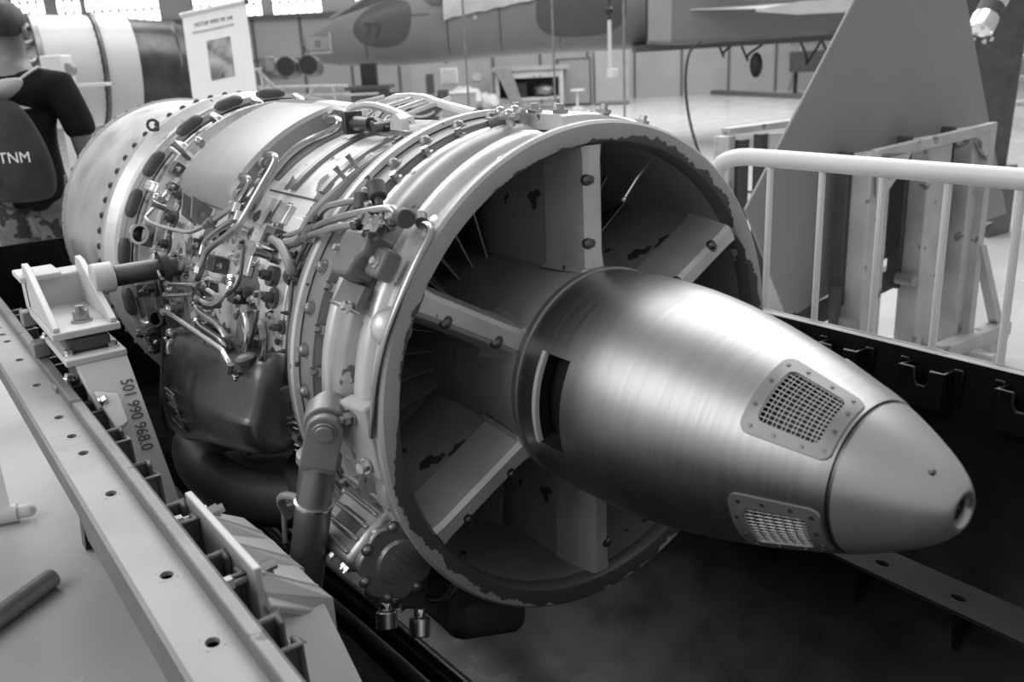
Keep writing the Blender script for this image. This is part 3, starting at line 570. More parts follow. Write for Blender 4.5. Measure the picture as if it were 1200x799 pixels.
# ---- pipework (world points)
PIPES = [
 ('fuel_pipe','steel',0.0055,[(-0.529,-0.153,0.37),(-0.463,-0.168,0.374),(-0.441,-0.172,0.37),(-0.448,-0.177,0.359),(-0.517,-0.172,0.345),(-0.543,-0.189,0.336),(-0.554,-0.216,0.319),(-0.55,-0.243,0.298),(-0.539,-0.273,0.272),(-0.537,-0.293,0.249),(-0.568,-0.301,0.232)]),
 ('fuel_pipe','steel',0.006,[(-0.603,-0.241,0.313),(-0.521,-0.258,0.319),(-0.512,-0.263,0.308),(-0.527,-0.284,0.274),(-0.538,-0.303,0.243),(-0.539,-0.315,0.227),(-0.547,-0.328,0.207),(-0.575,-0.339,0.189),(-0.611,-0.347,0.173),(-0.651,-0.356,0.155),(-0.66,-0.361,0.141),(-0.666,-0.366,0.127),(-0.666,-0.372,0.112)]),
 ('fuel_pipe','steel',0.0055,[(-0.627,-0.282,0.276),(-0.555,-0.296,0.283),(-0.549,-0.298,0.274),(-0.577,-0.302,0.254),(-0.603,-0.309,0.234),(-0.636,-0.322,0.217),(-0.682,-0.335,0.196)]),
 ('fuel_pipe','steel',0.006,[(-0.589,-0.25,0.286),(-0.586,-0.277,0.261),(-0.591,-0.304,0.228),(-0.609,-0.319,0.206),(-0.634,-0.325,0.196),(-0.674,-0.337,0.176),(-0.699,-0.344,0.16),(-0.697,-0.352,0.143),(-0.695,-0.36,0.122)]),
 ('oil_pipe','bright',0.0042,[(-0.671,-0.339,0.198),(-0.735,-0.35,0.176),(-0.782,-0.354,0.169),(-0.923,-0.357,0.162),(-1.039,-0.364,0.165),(-1.032,-0.345,0.182),(-1.012,-0.325,0.207),(-1.004,-0.301,0.231)]),
 ('oil_pipe','bright',0.004,[(-0.911,-0.38,0.126),(-0.889,-0.395,0.109),(-0.855,-0.393,0.075),(-0.84,-0.394,0.069)]),
 ('drain_pipe','bright',0.0042,[(-0.803,-0.399,0.072),(-0.692,-0.395,0.09),(-0.608,-0.392,0.103)]),
 ('drain_pipe','bright',0.0042,[(-0.804,-0.402,0.051),(-0.697,-0.399,0.07),(-0.626,-0.396,0.085)]),
 ('drain_pipe','bright',0.0042,[(-0.601,-0.387,0.101),(-0.556,-0.387,0.099),(-0.51,-0.388,0.098)]),
 ('drain_pipe','bright',0.0045,[(-0.61,-0.397,0.082),(-0.547,-0.397,0.08),(-0.487,-0.391,0.106),(-0.462,-0.385,0.124),(-0.493,-0.372,0.133)]),
 ('drain_pipe','bright',0.0045,[(-0.623,-0.378,0.096),(-0.622,-0.374,0.112),(-0.578,-0.373,0.113),(-0.514,-0.369,0.125)]),
 ('drain_pipe','steel',0.0055,[(-0.633,-0.397,0.08),(-0.616,-0.4,0.061),(-0.571,-0.401,0.058),(-0.506,-0.401,0.058),(-0.459,-0.403,0.044),(-0.504,-0.38,-0.006)]),
 ('drain_pipe','steel',0.0055,[(-0.621,-0.401,0.053),(-0.604,-0.404,0.034),(-0.559,-0.404,0.034),(-0.481,-0.404,0.034),(-0.484,-0.39,0.009)]),
 ('drain_pipe','bright',0.0045,[(-0.814,-0.41,0.018),(-0.713,-0.423,0.037),(-0.593,-0.423,0.037),(-0.483,-0.423,0.036),(-0.422,-0.423,0.036),(-0.419,-0.424,0.032),(-0.384,-0.425,0.019),(-0.406,-0.41,-0.012)]),
 ('sense_pipe','darksteel',0.003,[(-0.497,-0.341,0.178),(-0.483,-0.353,0.154),(-0.477,-0.363,0.127),(-0.495,-0.369,0.111),(-0.528,-0.378,0.094)]),
 ('drain_pipe','bright',0.0045,[(-0.428,-0.377,0.099),(-0.405,-0.385,0.059),(-0.433,-0.39,0.012)]),
 ('sense_pipe','darksteel',0.0035,[(-0.386,-0.367,0.049),(-0.328,-0.393,0.039),(-0.423,-0.394,-0.025),(-0.449,-0.394,-0.026)]),
 ('drain_pipe','darksteel',0.0055,[(-0.458,-0.377,-0.046),(-0.44,-0.373,-0.072),(-0.368,-0.371,-0.08),(-0.278,-0.37,-0.085)]),
 ('drain_pipe','darksteel',0.0055,[(-0.354,-0.397,-0.045),(-0.364,-0.389,-0.093),(-0.57,-0.338,-0.214),(-0.636,-0.349,-0.239)]),
 ('control_cable','darksteel',0.0035,[(-0.309,-0.303,0.212),(-0.324,-0.326,0.175),(-0.305,-0.345,0.134),(-0.294,-0.36,0.084),(-0.299,-0.369,0.031),(-0.347,-0.366,-0.051)]),
 ('hose','hose',0.0075,[(-0.457,-0.31,0.193),(-0.388,-0.323,0.201),(-0.351,-0.329,0.191),(-0.313,-0.338,0.173),(-0.326,-0.332,0.151)]),
 ('fuel_pipe','steel',0.0045,[(-0.404,-0.316,0.202),(-0.334,-0.303,0.221),(-0.29,-0.306,0.234)]),
 ('hose','hose',0.0085,[(-0.399,-0.313,0.197),(-0.365,-0.314,0.199),(-0.339,-0.309,0.206),(-0.354,-0.292,0.215),(-0.358,-0.281,0.229),(-0.355,-0.268,0.243),(-0.345,-0.254,0.258),(-0.329,-0.231,0.279),(-0.323,-0.201,0.301),(-0.303,-0.13,0.338)]),
 ('fuel_pipe','steel',0.0048,[(-0.284,-0.301,0.24),(-0.254,-0.299,0.265),(-0.22,-0.292,0.273),(-0.158,-0.288,0.284),(-0.128,-0.287,0.278),(-0.13,-0.277,0.281)]),
 ('fuel_pipe','steel',0.0052,[(-0.289,-0.31,0.228),(-0.243,-0.311,0.244),(-0.188,-0.311,0.259),(-0.129,-0.306,0.272),(-0.06,-0.295,0.285),(-0.05,-0.293,0.28),(-0.052,-0.295,0.27),(-0.073,-0.293,0.258)]),
 ('fuel_pipe','steel',0.0052,[(-0.291,-0.317,0.219),(-0.256,-0.319,0.228),(-0.193,-0.317,0.245),(-0.122,-0.311,0.259),(-0.123,-0.303,0.261)]),
 ('fuel_pipe','steel',0.0055,[(-0.073,-0.323,0.252),(-0.085,-0.311,0.259),(-0.088,-0.307,0.264),(-0.1,-0.305,0.266),(-0.119,-0.303,0.261)]),
 ('fuel_pipe','steel',0.0055,[(-0.055,-0.324,0.252),(-0.064,-0.311,0.26),(-0.071,-0.302,0.269),(-0.078,-0.298,0.274),(-0.11,-0.285,0.274)]),
 ('sense_pipe','darksteel',0.0035,[(-0.343,-0.324,0.157),(-0.336,-0.309,0.184),(-0.342,-0.296,0.205)]),
 ('sense_pipe','darksteel',0.0035,[(-0.323,-0.322,0.16),(-0.317,-0.312,0.179),(-0.317,-0.296,0.204)]),
 ('sense_pipe','steel',0.0045,[(-0.035,-0.268,0.262),(-0.01,-0.269,0.265),(0.002,-0.275,0.255),(0.005,-0.295,0.232),(0.006,-0.312,0.208),(0.006,-0.33,0.179),(-0.002,-0.351,0.132),(-0.006,-0.367,0.079),(-0.009,-0.373,0.034),(-0.014,-0.375,0.007)]),
]

PM = {'steel': 'steel', 'bright': 'bright_metal', 'darksteel': 'dark_steel', 'hose': 'hose_grey'}
for nm, mm, r, pts in PIPES:
    p = mk(nm, MB().tube(pts, r, 10, 2), PM[mm], eng)
    if len(pts) > 2 and nm != 'control_cable' and nm != 'sense_pipe':
        for q0, q1 in ((pts[0], pts[1]), (pts[-1], pts[-2])):
            d = (V(q1) - V(q0)).normalized()
            mk('pipe_nut', MB().cyl(V(q0), V(q0) + d * .012, r * 1.75, n=6).cyl(V(q0) + d * .012, V(q0) + d * .018, r * 1.4, n=10), random.choice(['steel', 'dark_steel']), p)
# pipe clamps
for c, d in (((-.560, -.312, .213), (-.25, .35, .5)), ((-.575, -.308, .225), (-.25, .35, .5))):
    d = V(d).normalized(); mk('pipe_clamp', MB().cyl(V(c) - d * .009 + V((-.002, -.008, .004)), V(c) + d * .009 + V((-.002, -.008, .004)), .0105, n=12), 'bright_metal', eng)
# ---- bosses, sensors and small fittings over the flank: seeded along the belt the photograph shows
def fit(x, a, r, kind, sc=1.):
    c, u = cyl3(x, r, a), rad(a)
    if kind == 'boss': mb = MB().cyl(c - u * .012, c + u * .006, .019 * sc, n=16).cyl(c + u * .006, c + u * .020, .0105 * sc, n=6).cyl(c + u * .02, c + u * .026, .006 * sc, n=8); mm = 'fitting_dark'
    elif kind == 'port': u = V((.62, -.70, .35)).normalized(); mb = MB().ring(c - u * .02, u, .023 * sc, .017 * sc, .040, 24).cyl(c - u * .02, c - u * .016, .02 * sc, n=20); mm = 'dark_steel'
    elif kind == 'sensor': mb = MB().cyl(c - u * .01, c + u * .010, .012 * sc, n=6).cyl(c + u * .01, c + u * .034, .0085 * sc, n=14).cyl(c + u * .034, c + u * .040, .0105 * sc, n=14); mm = 'steel'
    elif kind == 'tee': mb = MB().cyl(c - u * .01, c + u * .02, .0085 * sc, n=10).cyl(c + u * .012 - V((.02, 0, 0)), c + u * .012 + V((.02, 0, 0)), .0075 * sc, n=6).ball(c + u * .014, .011 * sc, nu=10, nv=6); mm = 'steel'
    elif kind == 'block': mb = MB().box(c + u * .006, (.03 * sc, .024 * sc, .024 * sc), Matrix((V((1, 0, 0)), u, tang(a))).transposed()); mm = 'fitting_dark'
    else:
        mb = MB().ring(c - u * .004, u, .026 * sc, .012 * sc, .012, 20); mm = 'silver_casing'
    o = mk({'boss': 'boss', 'port': 'open_port', 'sensor': 'sensor', 'tee': 'pipe_tee', 'block': 'junction_block', 'ring': 'flanged_eye'}[kind], mb, mm, eng, bevel=.0015 if kind in ('block',) else 0)
    if kind in ('ring', 'block'):
        for s in (-1, 1): put(p_nut, c + V((.019 * s * sc, 0, 0)) + u * .008, u, eng, 'nut', scale=.7)
    return o
for f in ((-.935, 152.5, .366, 'boss', 1), (-.935, 160.5, .366, 'boss', 1), (-.942, 145, .368, 'boss', .8), (-.93, 168, .362, 'boss', 1.1), (-1.061, 160.5, .382, 'port', 1), (-1.013, 187.5, .372, 'port', .8),
          (-.86, 162, .358, 'ring', 1.2), (-.80, 157, .354, 'block', .9), (-.72, 152, .352, 'block', 1.1), (-.62, 151, .350, 'ring', 1), (-.58, 156.5, .350, 'ring', 1), (-.665, 160, .352, 'block', 1.2),
          (-.44, 152, .352, 'sensor', 1.0), (-.43, 157, .352, 'boss', .9), (-.45, 147.5, .352, 'block', 1.4), (-.40, 162, .352, 'boss', .9), (-.36, 150, .352, 'boss', .5), (-.35, 168, .354, 'boss', .6),
          (-.84, 172, .372, 'tee', 1), (-.835, 178, .378, 'tee', 1), (-.83, 185, .385, 'tee', 1.1), (-.62, 170, .372, 'tee', 1.2), (-.63, 176, .378, 'tee', 1), (-.60, 181, .36, 'sensor', 1.2), (-.70, 180, .358, 'boss', 1),
          (-.55, 166, .352, 'block', 1), (-.50, 170, .352, 'boss', 1), (-.46, 174, .352, 'ring', 1), (-.52, 178, .352, 'sensor', 1), (-.42, 180, .352, 'boss', 1), (-.38, 184, .352, 'block', 1), (-.34, 178, .354, 'boss', .7), (-.75, 170, .358, 'block', 1.2),
          (-.77, 164, .358, 'ring', .9), (-.70, 168, .356, 'boss', .8), (-.56, 186, .352, 'block', 1.3), (-.48, 190, .352, 'boss', 1.1), (-.36, 196, .352, 'boss', .9), (-.88, 176, .365, 'ring', 1), (-.95, 182, .362, 'boss', 1), (-1.0, 176, .372, 'boss', 1.1),
          (-1.06, 178, .382, 'block', 1.2), (-1.05, 192, .382, 'boss', 1.1), (-1.10, 197, .38, 'block', 1.3), (-.96, 196, .36, 'block', 1.4), (-.90, 190, .362, 'sensor', 1.2), (-1.03, 148, .376, 'tee', 1), (-1.0, 143, .374, 'block', .8), (-1.03, 137, .376, 'block', 1.1), (-1.05, 131, .38, 'sensor', .8),
          (-1.02, 126, .376, 'tee', .9), (-.985, 150, .37, 'sensor', .8), (-.325, 128, .356, 'sensor', .45), (-.325, 124, .356, 'sensor', .45), (-.31, 141, .356, 'block', .5), (-.30, 155, .357, 'boss', .35), (-.30, 163, .357, 'boss', .35), (-.30, 172, .357, 'boss', .35), (-.30, 181, .357, 'boss', .35)):
    fit(*f)
for i in range(34):      # small stray studs and nuts among the pipes
    x = random.uniform(-1.0, -.34); a = random.uniform(148, 200); put(random.choice([p_nut, p_clip, p_hex]), cyl3(x, .351 if x > -.9 else .36, a), rad(a), eng, scale=random.uniform(.7, 1.2))
# leaf-shaped cover plate beside the fittings
L0 = [(-.455, 166.5), (-.405, 165.5), (-.415, 171), (-.445, 177), (-.485, 181.5), (-.50, 177), (-.485, 170)]
mk('cover_plate', MB().slab([cyl3(x, .372, a) for x, a in L0], rad(172), .008).cyl(cyl3(-.452, .376, 173), cyl3(-.452, .384, 173), .014, n=18), 'cast_metal', eng, bevel=.002)
# control cable end with its spring
mb = MB(); c0, c1 = V((-.305, -.357, -.05)), V((-.30, -.362, -.112))
mb.tube([c0.lerp(c1, k / 48) + V((.009 * cos(k * .9), 0, .0)) + V((0, .009 * sin(k * .9), 0)) for k in range(49)], .0022, 5, 0); mb.cyl(c0 + V((0, 0, .012)), c0, .011, n=8).cyl(c1, c1 - V((0, 0, .02)), .010, n=10)
mk('spring_end', mb, 'steel', eng)
# ---- valve body sitting on the exhaust casing, with unions and caps
vb = thing('valve', (0, 0, 0), None, None); vb.parent = eng; vb.location = cyl3(-.10, .375, 147) - wl(eng)
def fr(p):      # local frame of the valve: x along engine, y round it (downwards), z out
    return cyl3(-.10, .372, 146) + V((1, 0, 0)) * p[0] + tang(146) * p[1] + rad(146) * p[2]
def fbox(x0, x1, y0, y1, z0, z1): return [fr((x0, y0, z0)), fr((x1, y0, z0)), fr((x1, y1, z0)), fr((x0, y1, z0))], [fr((x0, y0, z1)), fr((x1, y0, z1)), fr((x1, y1, z1)), fr((x0, y1, z1))]
mk('valve_body', MB().slab([fr(p) for p in ((-.036, -.030, -.004), (.030, -.036, -.004), (.036, -.004, -.004), (.020, .006, -.004), (.018, .030, -.004), (-.022, .034, -.004), (-.040, .012, -.004))], rad(146), .042), 'valve_grey', vb, bevel=.006)
mk('valve_side', MB().hexa(*fbox(.026, .062, -.022, .018, -.004, .022)), 'valve_grey', vb, bevel=.005)
mk('name_plate', MB().hexa(*fbox(-.034, .030, .032, .068, .0, .012)), 'valve_grey', vb, bevel=.002)
mk('plate_rim', MB().hexa(*fbox(-.034, .030, .064, .070, .0, .016)), 'steel', vb, bevel=.002)
put(p_pale, fr((.022, .066, .016)), rad(146), vb, 'bolt', scale=.8); put(p_pale, fr((.050, .0, .022)), rad(146), vb, 'bolt', scale=.7); put(p_pale, fr((-.034, -.0, .036)), rad(146), vb, 'bolt', scale=.6)
for dx in (-.026, -.004, .020):
    a_, b_ = fr((dx, -.030, .022)), fr((dx + .004, -.058, .026))
    mk('union', MB().cyl(a_, a_.lerp(b_, .45), .010, n=6).cyl(a_.lerp(b_, .40), b_, .0125, n=14), 'valve_grey', vb, bevel=.001)
for c, d in (((-.012, -.082, .026), (-.6, -.7, .2)), ((.058, -.065, .022), (.9, .1, .2)), ((-.05, -.062, .02), (-.2, -1, .3))):
    c = fr(c); d = V((d[0], 0, 0)) + tang(146) * d[1] + rad(146) * d[2]; d.normalize()
    mk('cap', MB().cyl(c, c + d * .024, .0125, n=16).cyl(c - d * .014, c, .006, n=8), 'rubber', vb, bevel=.002)
mk('exhaust_boss', MB().ball(cyl3(-.035, .350, 157), .028, (.9, 1, 1)), 'silver_paint', eng)
# drain elbow and small plugs near the rim
mk('rim_boss', MB().spin(cyl3(-.045, .352, 134.5), rad(134.5), [(0, .020), (.008, .018), (.010, .010), (.022, .0095), (.026, .007)], 14), 'silver_casing', eng)
mk('rim_elbow', MB().cyl(cyl3(-.052, .372, 133.5), cyl3(-.030, .376, 135.5), .0085, n=12), 'rubber', eng, bevel=.002)
mk('rim_plug', MB().spin(cyl3(-.03, .354, 112), rad(112), [(0, .014), (.006, .012), (.007, .006), (.002, .005)], 14), 'silver_casing', eng)
for a, x in ((97, -.16), (95.2, -.14), (99, -.12)): fit(x, a, .37, 'tee', .8)
mk('top_cap', MB().cyl(cyl3(-.165, .366, 98.5), cyl3(-.13, .376, 97), .014, n=12), 'rubber', eng, bevel=.002)
# access panel over the crown with its toggle latches
pa = mk('crown_panel', MB().lathe([(-.185, .356), (-.185, .376), (-.180, .379), (-.055, .379), (-.050, .376), (-.050, .356)], 24, 62, 93, closed=True), 'silver_paint', eng, sharp=28)
for x, a in ((-.17, 91.5), (-.12, 92), (-.065, 91.5), (-.17, 80), (-.06, 80), (-.17, 70), (-.06, 68)): put(p_clip, cyl3(x, .378, a), rad(a), eng, 'clip', scale=1.1)
# thermocouple probe inside the duct
mk('probe', MB().tube([cyl3(-.055, .338, 62), cyl3(-.05, .30, 66), cyl3(-.045, .262, 70)], .0028, 6, 0).ball(cyl3(-.045, .262, 70), .0048, nu=8, nv=6), 'bright_metal', eng)
# ---- igniter frame on the crown ahead of the joint
tb = mk('crown_bracket', MB().hexa([(-.70, -.055, .340), (-.70, .02, .344), (-.70, .02, .352), (-.70, -.055, .350)], [(-.34, -.09, .335), (-.34, .02, .344), (-.34, .02, .358), (-.34, -.09, .350)]), 'silver_casing', eng, bevel=.003)
mk('bracket_rail', MB().tube([(-.70, -.05, .350), (-.64, -.05, .378), (-.56, -.05, .386), (-.44, -.07, .378), (-.36, -.085, .366)], .0075, 8, 1), 'silver_paint', eng)
mk('bracket_rail', MB().tube([(-.70, .03, .36), (-.64, .03, .392), (-.50, .02, .396), (-.40, .0, .386), (-.28, -.01, .374)], .0075, 8, 1), 'silver_paint', eng)
for k in range(5):
    x = -.66 + .06 * k; mk('bracket_rung', MB().tube([(x - .02, -.06, .365), (x, -.038 - .008 * k, .385 - .004 * k), (x + .01, .025, .394)], .0042, 6, 1), 'silver_paint', eng)
mk('actuator', MB().cyl((-.545, -.095, .357), (-.48, -.095, .357), .013, n=16).box((-.552, -.095, .358), (.012, .036, .040)).cyl((-.48, -.095, .357), (-.465, -.095, .357), .007, n=8), 'dark_steel', eng, bevel=.002)
mk('actuator_lever', MB().slab([(-.47, -.10, .352), (-.42, -.105, .347), (-.41, -.105, .356), (-.46, -.10, .368)], (0, 1, 0), .012).cyl((-.425, -.12, .355), (-.425, -.085, .357), .009, n=12), 'dark_steel', eng)
mk('bracket_lug', MB().slab([(-.375 + .020 * cos(t), -.105, .352 + .026 * sin(t)) for t in [pi * k / 8 for k in range(9)]], (0, 1, 0), .014), 'silver_paint', eng)
mk('crown_duct', MB().tube([(-1.0, .02, .355), (-.9, .01, .372), (-.70, .0, .366)], .016, 12, 1), 'silver_paint', eng)
# ---- trunnion pin
mk('trunnion_pin', MB().cyl((-.885, -.47, .088), (-.885, -.33, .088), .021, n=20).cyl((-.885, -.385, .088), (-.885, -.37, .088), .034, n=20), 'dark_steel', eng)
# mounting lug for the strut
mk('strut_lug', MB().slab([pin - nx * .017 + sd * (.030 * cos(t)) + up * (.030 * sin(t)) for t in [2 * pi * k / 20 for k in range(20)]], nx, .034), 'dull_grey', eng, bevel=.002)
mk('lug_plate', MB().hexa([(-.115, -.372, -.062), (-.02, -.365, -.062), (-.02, -.345, -.068), (-.115, -.350, -.068)], [(-.095, -.383, .035), (-.03, -.376, .04), (-.03, -.352, .045), (-.095, -.358, .04)]), 'stand_grey', eng, bevel=.004)
put(p_bignut, (-.062, -.379, .02), (.1, -1, .1), eng, 'nut', scale=.7); put(p_pale, (-.045, -.372, -.045), (.2, -1, 0), eng, 'bolt')
# ---- dark oil tank on the left flank
secs = []
for x, s, dz in ((-.845, .60, -.050), (-.842, .86, -.046), (-.828, .96, -.040), (-.79, .99, -.032), (-.70, 1.0, -.016), (-.56, 1.0, .002), (-.43, 1.0, .016), (-.355, .99, .026), (-.330, .95, .030), (-.318, .84, .030), (-.315, .55, .026)):
    f = (x + .845) / .53; low = 1 - .34 * f
    pr_ = [(-.345, .010), (-.385, .010), (-.402, .003), (-.412, -.012), (-.422, -.045), (-.438, -.085), (-.443, -.12 * low), (-.440, -.175 * low), (-.425, -.215 * low), (-.395, -.235 * low), (-.34, -.24 * low), (-.30, -.20 * low), (-.31, -.05)]
    cy, cz = -.375, -.10
    secs.append([(x, cy + (y - cy) * s, cz + (z - cz) * s + dz) for y, z in pr_])
ot = mk('oil_tank', MB().loft(secs), 'oil_tank_metal', eng, subsurf=1, sharp=60)
mk('filler_cap', MB().cyl((-.375, -.400, .012), (-.374, -.404, .028), .013, n=16).spin((-.374, -.404, .026), (.05, -.2, 1), [(0, .0165), (.007, .0165), (.010, .012), (.011, 0)], 12).cyl((-.385, -.43, .01), (-.38, -.428, .025), .006, n=8), 'fitting_dark', ot)
mk('tank_hook', MB().tube([(-.745, -.418, -.022), (-.74, -.428, -.028), (-.735, -.43, -.045)], .005, 6, 1), 'steel', ot)
mk('data_plate', MB().hexa([(-.77, -.4415, -.13), (-.70, -.4455, -.12), (-.70, -.443, -.12), (-.77, -.439, -.13)], [(-.755, -.432, -.205), (-.69, -.437, -.195), (-.69, -.434, -.195), (-.755, -.43, -.205)]), 'dull_grey', ot)
for k in range(3): mk('plate_bar', MB().tube([(-.765 + .008 * k, -.442, -.118 - .03 * k), (-.685 + .008 * k, -.448, -.108 - .03 * k)], .0025, 6, 0), 'bright_metal', ot)
mk('tank_fitting', MB().cyl((-.83, -.36, -.12), (-.88, -.375, -.125), .020, n=14).ball((-.90, -.378, -.127), .024).cyl((-.92, -.38, -.13), (-.94, -.385, -.14), .014, n=8), 'dull_grey', eng)
# ---- lower accessories
mk('bleed_duct', MB().tube([(-1.15, -.20, -.40), (-1.05, -.33, -.345), (-.90, -.375, -.34), (-.72, -.375, -.335), (-.55, -.35, -.31), (-.42, -.29, -.27), (-.36, -.22, -.24)], .050, 18, 2), 'duct_dark', eng)
mk('return_duct', MB().tube([(-.62, -.22, -.27), (-.46, -.32, -.235), (-.28, -.325, -.215), (-.18, -.26, -.22)], .030, 14, 2), 'duct_dark', eng)
mk('duct_clamp', MB().tube([V((-.285, -.355, -.225)) + V((.02, -.015, 0)) + V((.75, .5, -.3)).normalized() * (.058 * cos(t)) + V((.25, -.35, .9)).normalized() * (.06 * sin(t)) for t in [R(20 + 180 * k / 14) for k in range(15)]], .007, 8, 0).box((-.335, -.385, -.222), (.03, .015, .022)).cyl((-.335, -.39, -.20), (-.325, -.40, -.275), .0045, n=8), 'stand_grey', eng, bevel=.001)
# fuel pump: ribbed casting, end cover and studs
pump = thing('fuel_pump', (0, 0, 0), None, None); pump.parent = eng; pump.location = V((-.10, -.33, -.25)) - wl(eng)
PX = V((1, 0, 0)); PY = V((0, cos(R(-141)), sin(R(-141)))); PZ = V((0, sin(R(-141)), -cos(R(-141))))
PO = cyl3(-.10, .395, -143) + V((-.014, -.034, .055))
def pl(a, b, c): return PO + PX * a + PY * b + PZ * c
def pbox(a0, a1, b0, b1, c0, c1): return [pl(a0, b0, c0), pl(a1, b0, c0), pl(a1, b1, c0), pl(a0, b1, c0)], [pl(a0, b0, c1), pl(a1, b0, c1), pl(a1, b1, c1), pl(a0, b1, c1)]
mk('pump_body', MB().hexa(*pbox(-.075, .045, -.04, .052, -.10, .030)), 'pump_metal', pump, bevel=.010)
for k in range(4): mk('pump_rib', MB().hexa(*pbox(-.062, .035, -.030 + .021 * k, -.023 + .021 * k, .027, .035)), 'pump_metal', pump, bevel=.003)
mk('pump_panel', MB().hexa(*pbox(-.045, .022, -.012, .022, .027, .0305)), 'fitting_dark', pump, bevel=.003)
mk('pump_flange', MB().hexa(*pbox(-.085, .058, -.052, -.040, -.108, .042)), 'pump_metal', pump, bevel=.004)
mk('pump_cover', MB().slab([pl(.044, .006 + .056 * cos(t) * (1 + .05 * cos(7 * t)), -.030 + .060 * sin(t) * (1 + .05 * cos(7 * t))) for t in [2 * pi * k / 56 for k in range(56)]], PX, .014), 'pump_metal', pump, bevel=.003)
mk('cover_dome', MB().spin(pl(.058, .006, -.030), PX, [(0, .034), (.005, .031), (.007, .018), (.0075, 0)], 24), 'pump_metal', pump)
for k in range(3): mk('cover_mark', MB().box(pl(.0655, .006 + .010 * (k - 1), -.030), (.001, .003, .030), Matrix((PX, PY, PZ)).transposed()), 'dull_grey', pump)
for k in range(7):
    t = 2 * pi * (k + .5) / 7; put(p_dome, pl(.057, .006 + .053 * cos(t), -.030 + .057 * sin(t)), PX, pump, 'bolt', scale=.75)
mk('pump_nose', MB().spin(pl(-.072, .0, -.035), -PX, [(0, .048), (.03, .046), (.042, .038), (.045, .02), (.07, .018)], 20), 'pump_metal', pump)
for k in range(5): put(p_nut, pl(-.06 + .024 * k, .052, .016 - .010 * (k % 2)), PY, pump, 'nut', scale=.8)
for p_, q_ in (((-.066, -.356, -.286), (-.058, -.362, -.309)), ((-.062, -.306, -.318), (-.052, -.314, -.342))):
    mk('plug_cap', MB().cyl(p_, q_, .0155, n=18).cyl(V(p_) * 1.5 - V(q_) * .5, p_, .009, n=8), 'bright_metal', pump, bevel=.002)
for k in range(9): put(p_nut, pl(-.07 + .016 * k, .050 - .004 * (k % 2), -.070 - .008 * (k % 3)), PY - PZ * .5, pump, 'nut', scale=random.uniform(.7, 1.1))
mk('pump_base', MB().hexa([(-.13, -.365, -.215), (-.078, -.355, -.215), (-.078, -.27, -.25), (-.13, -.27, -.25)], [(-.12, -.365, -.285), (-.072, -.365, -.285), (-.072, -.29, -.318), (-.12, -.29, -.318)]), 'fitting_dark', pump, bevel=.006)
mk('pump_pipe', MB().tube([pl(.0, .03, -.12), pl(.05, .02, -.15), pl(.075, -.02, -.13), pl(.08, -.06, -.10)], .0055, 8, 2), 'steel', pump)
mk('lower_gearbox', MB().slab([(-.145 + .055 * cos(t), -.215, -.385 + .055 * sin(t)) for t in [2 * pi * k / 20 for k in range(20)]], (.1, 1, -.25), .12), 'duct_dark', eng, bevel=.012)
mk('gearbox_neck', MB().hexa([(-.18, -.24, -.40), (-.10, -.24, -.40), (-.11, -.12, -.42), (-.18, -.12, -.42)], [(-.16, -.24, -.28), (-.09, -.22, -.29), (-.09, -.12, -.335), (-.16, -.12, -.335)]), 'duct_dark', eng, bevel=.008)
# cables hanging under the front
mk('drain_hose', MB().tube([(-.98, -.375, -.06), (-.95, -.40, -.14), (-.93, -.42, -.22), (-1.0, -.40, -.30)], .004, 6, 2), 'rubber', eng)
mk('front_bracket', MB().hexa([(-.98, -.372, .09), (-.955, -.378, .09), (-.955, -.36, .09), (-.98, -.355, .09)], [(-.90, -.385, -.09), (-.875, -.388, -.10), (-.875, -.365, -.10), (-.90, -.36, -.09)]), 'dark_steel', eng, bevel=.002)
for x, a in ((-1.10, 200), (-1.04, 205), (-1.16, 196), (-.98, 203)): fit(x, a, .385, 'boss', 1.1)
# ================================================================== BARRIER, FIN PANEL AND ITS STAND
bar = thing('crowd_barrier', (.6, .80, FZ), 'white tubular crowd barrier behind the far wall of the container', 'barrier')
BY = .80
mk('top_rail', MB().tube([(-.50, BY, -.90), (-.50, BY, .05), (-.50, BY, .185), (-.44, BY, .213), (-.34, BY, .214), (-.1, BY, .213), (1.35, BY, .207), (1.62, BY, .205), (1.70, BY, .16), (1.70, BY, -.90)], .0195, 16, 2), 'white_paint', bar)
mk('bottom_rail', MB().tube([(-.50, BY, -.80), (1.70, BY, -.80)], .0195, 14, 0), 'white_paint', bar)
for x in (-.339, -.205, -.066, .068, .20, .335, .47, .605, .74, .875, 1.01, 1.145, 1.28, 1.415, 1.55): mk('upright_bar', MB().cyl((x, BY, -.80), (x, BY, .20), .0075, n=10), 'white_paint', bar)
for x in (-.3, 1.5): mk('barrier_foot', MB().box((x, BY, FZ + .01), (.06, .5, .02)).cyl((x, BY, FZ), (x, BY, -.80), .016), 'white_paint', bar)
fin = thing('tail_fin', (-1.15, 2.6, FZ), 'flat grey aircraft fin standing upright in a wooden rack behind the barrier', 'fin')
mk('fin_skin', MB().slab([(-1.15, 2.265, .584), (-1.15, 2.50, .98), (-1.15, 2.80, .98), (-1.15, 3.039, .577), (-1.15, 3.598, -.391), (-1.15, 2.735, -.417), (-1.15, 2.028, -.563), (-1.15, 1.949, -.543), (-1.15, 1.696, -.111)], (-1, 0, 0), .014), 'panel_grey', fin, bevel=.004)
mk('fin_spar', MB().hexa([(-1.20, 2.0, -.56), (-1.16, 2.0, -.56), (-1.16, 3.5, -.42), (-1.20, 3.5, -.42)], [(-1.195, 2.05, -.66), (-1.165, 2.05, -.66), (-1.165, 3.4, -.52), (-1.195, 3.4, -.52)]), 'stand_strip', fin)
rk = thing('fin_rack', (-1.05, 2.6, FZ), 'pale painted rack with dark rubber strips holding the grey fin', 'rack', 'racks for aircraft fins')
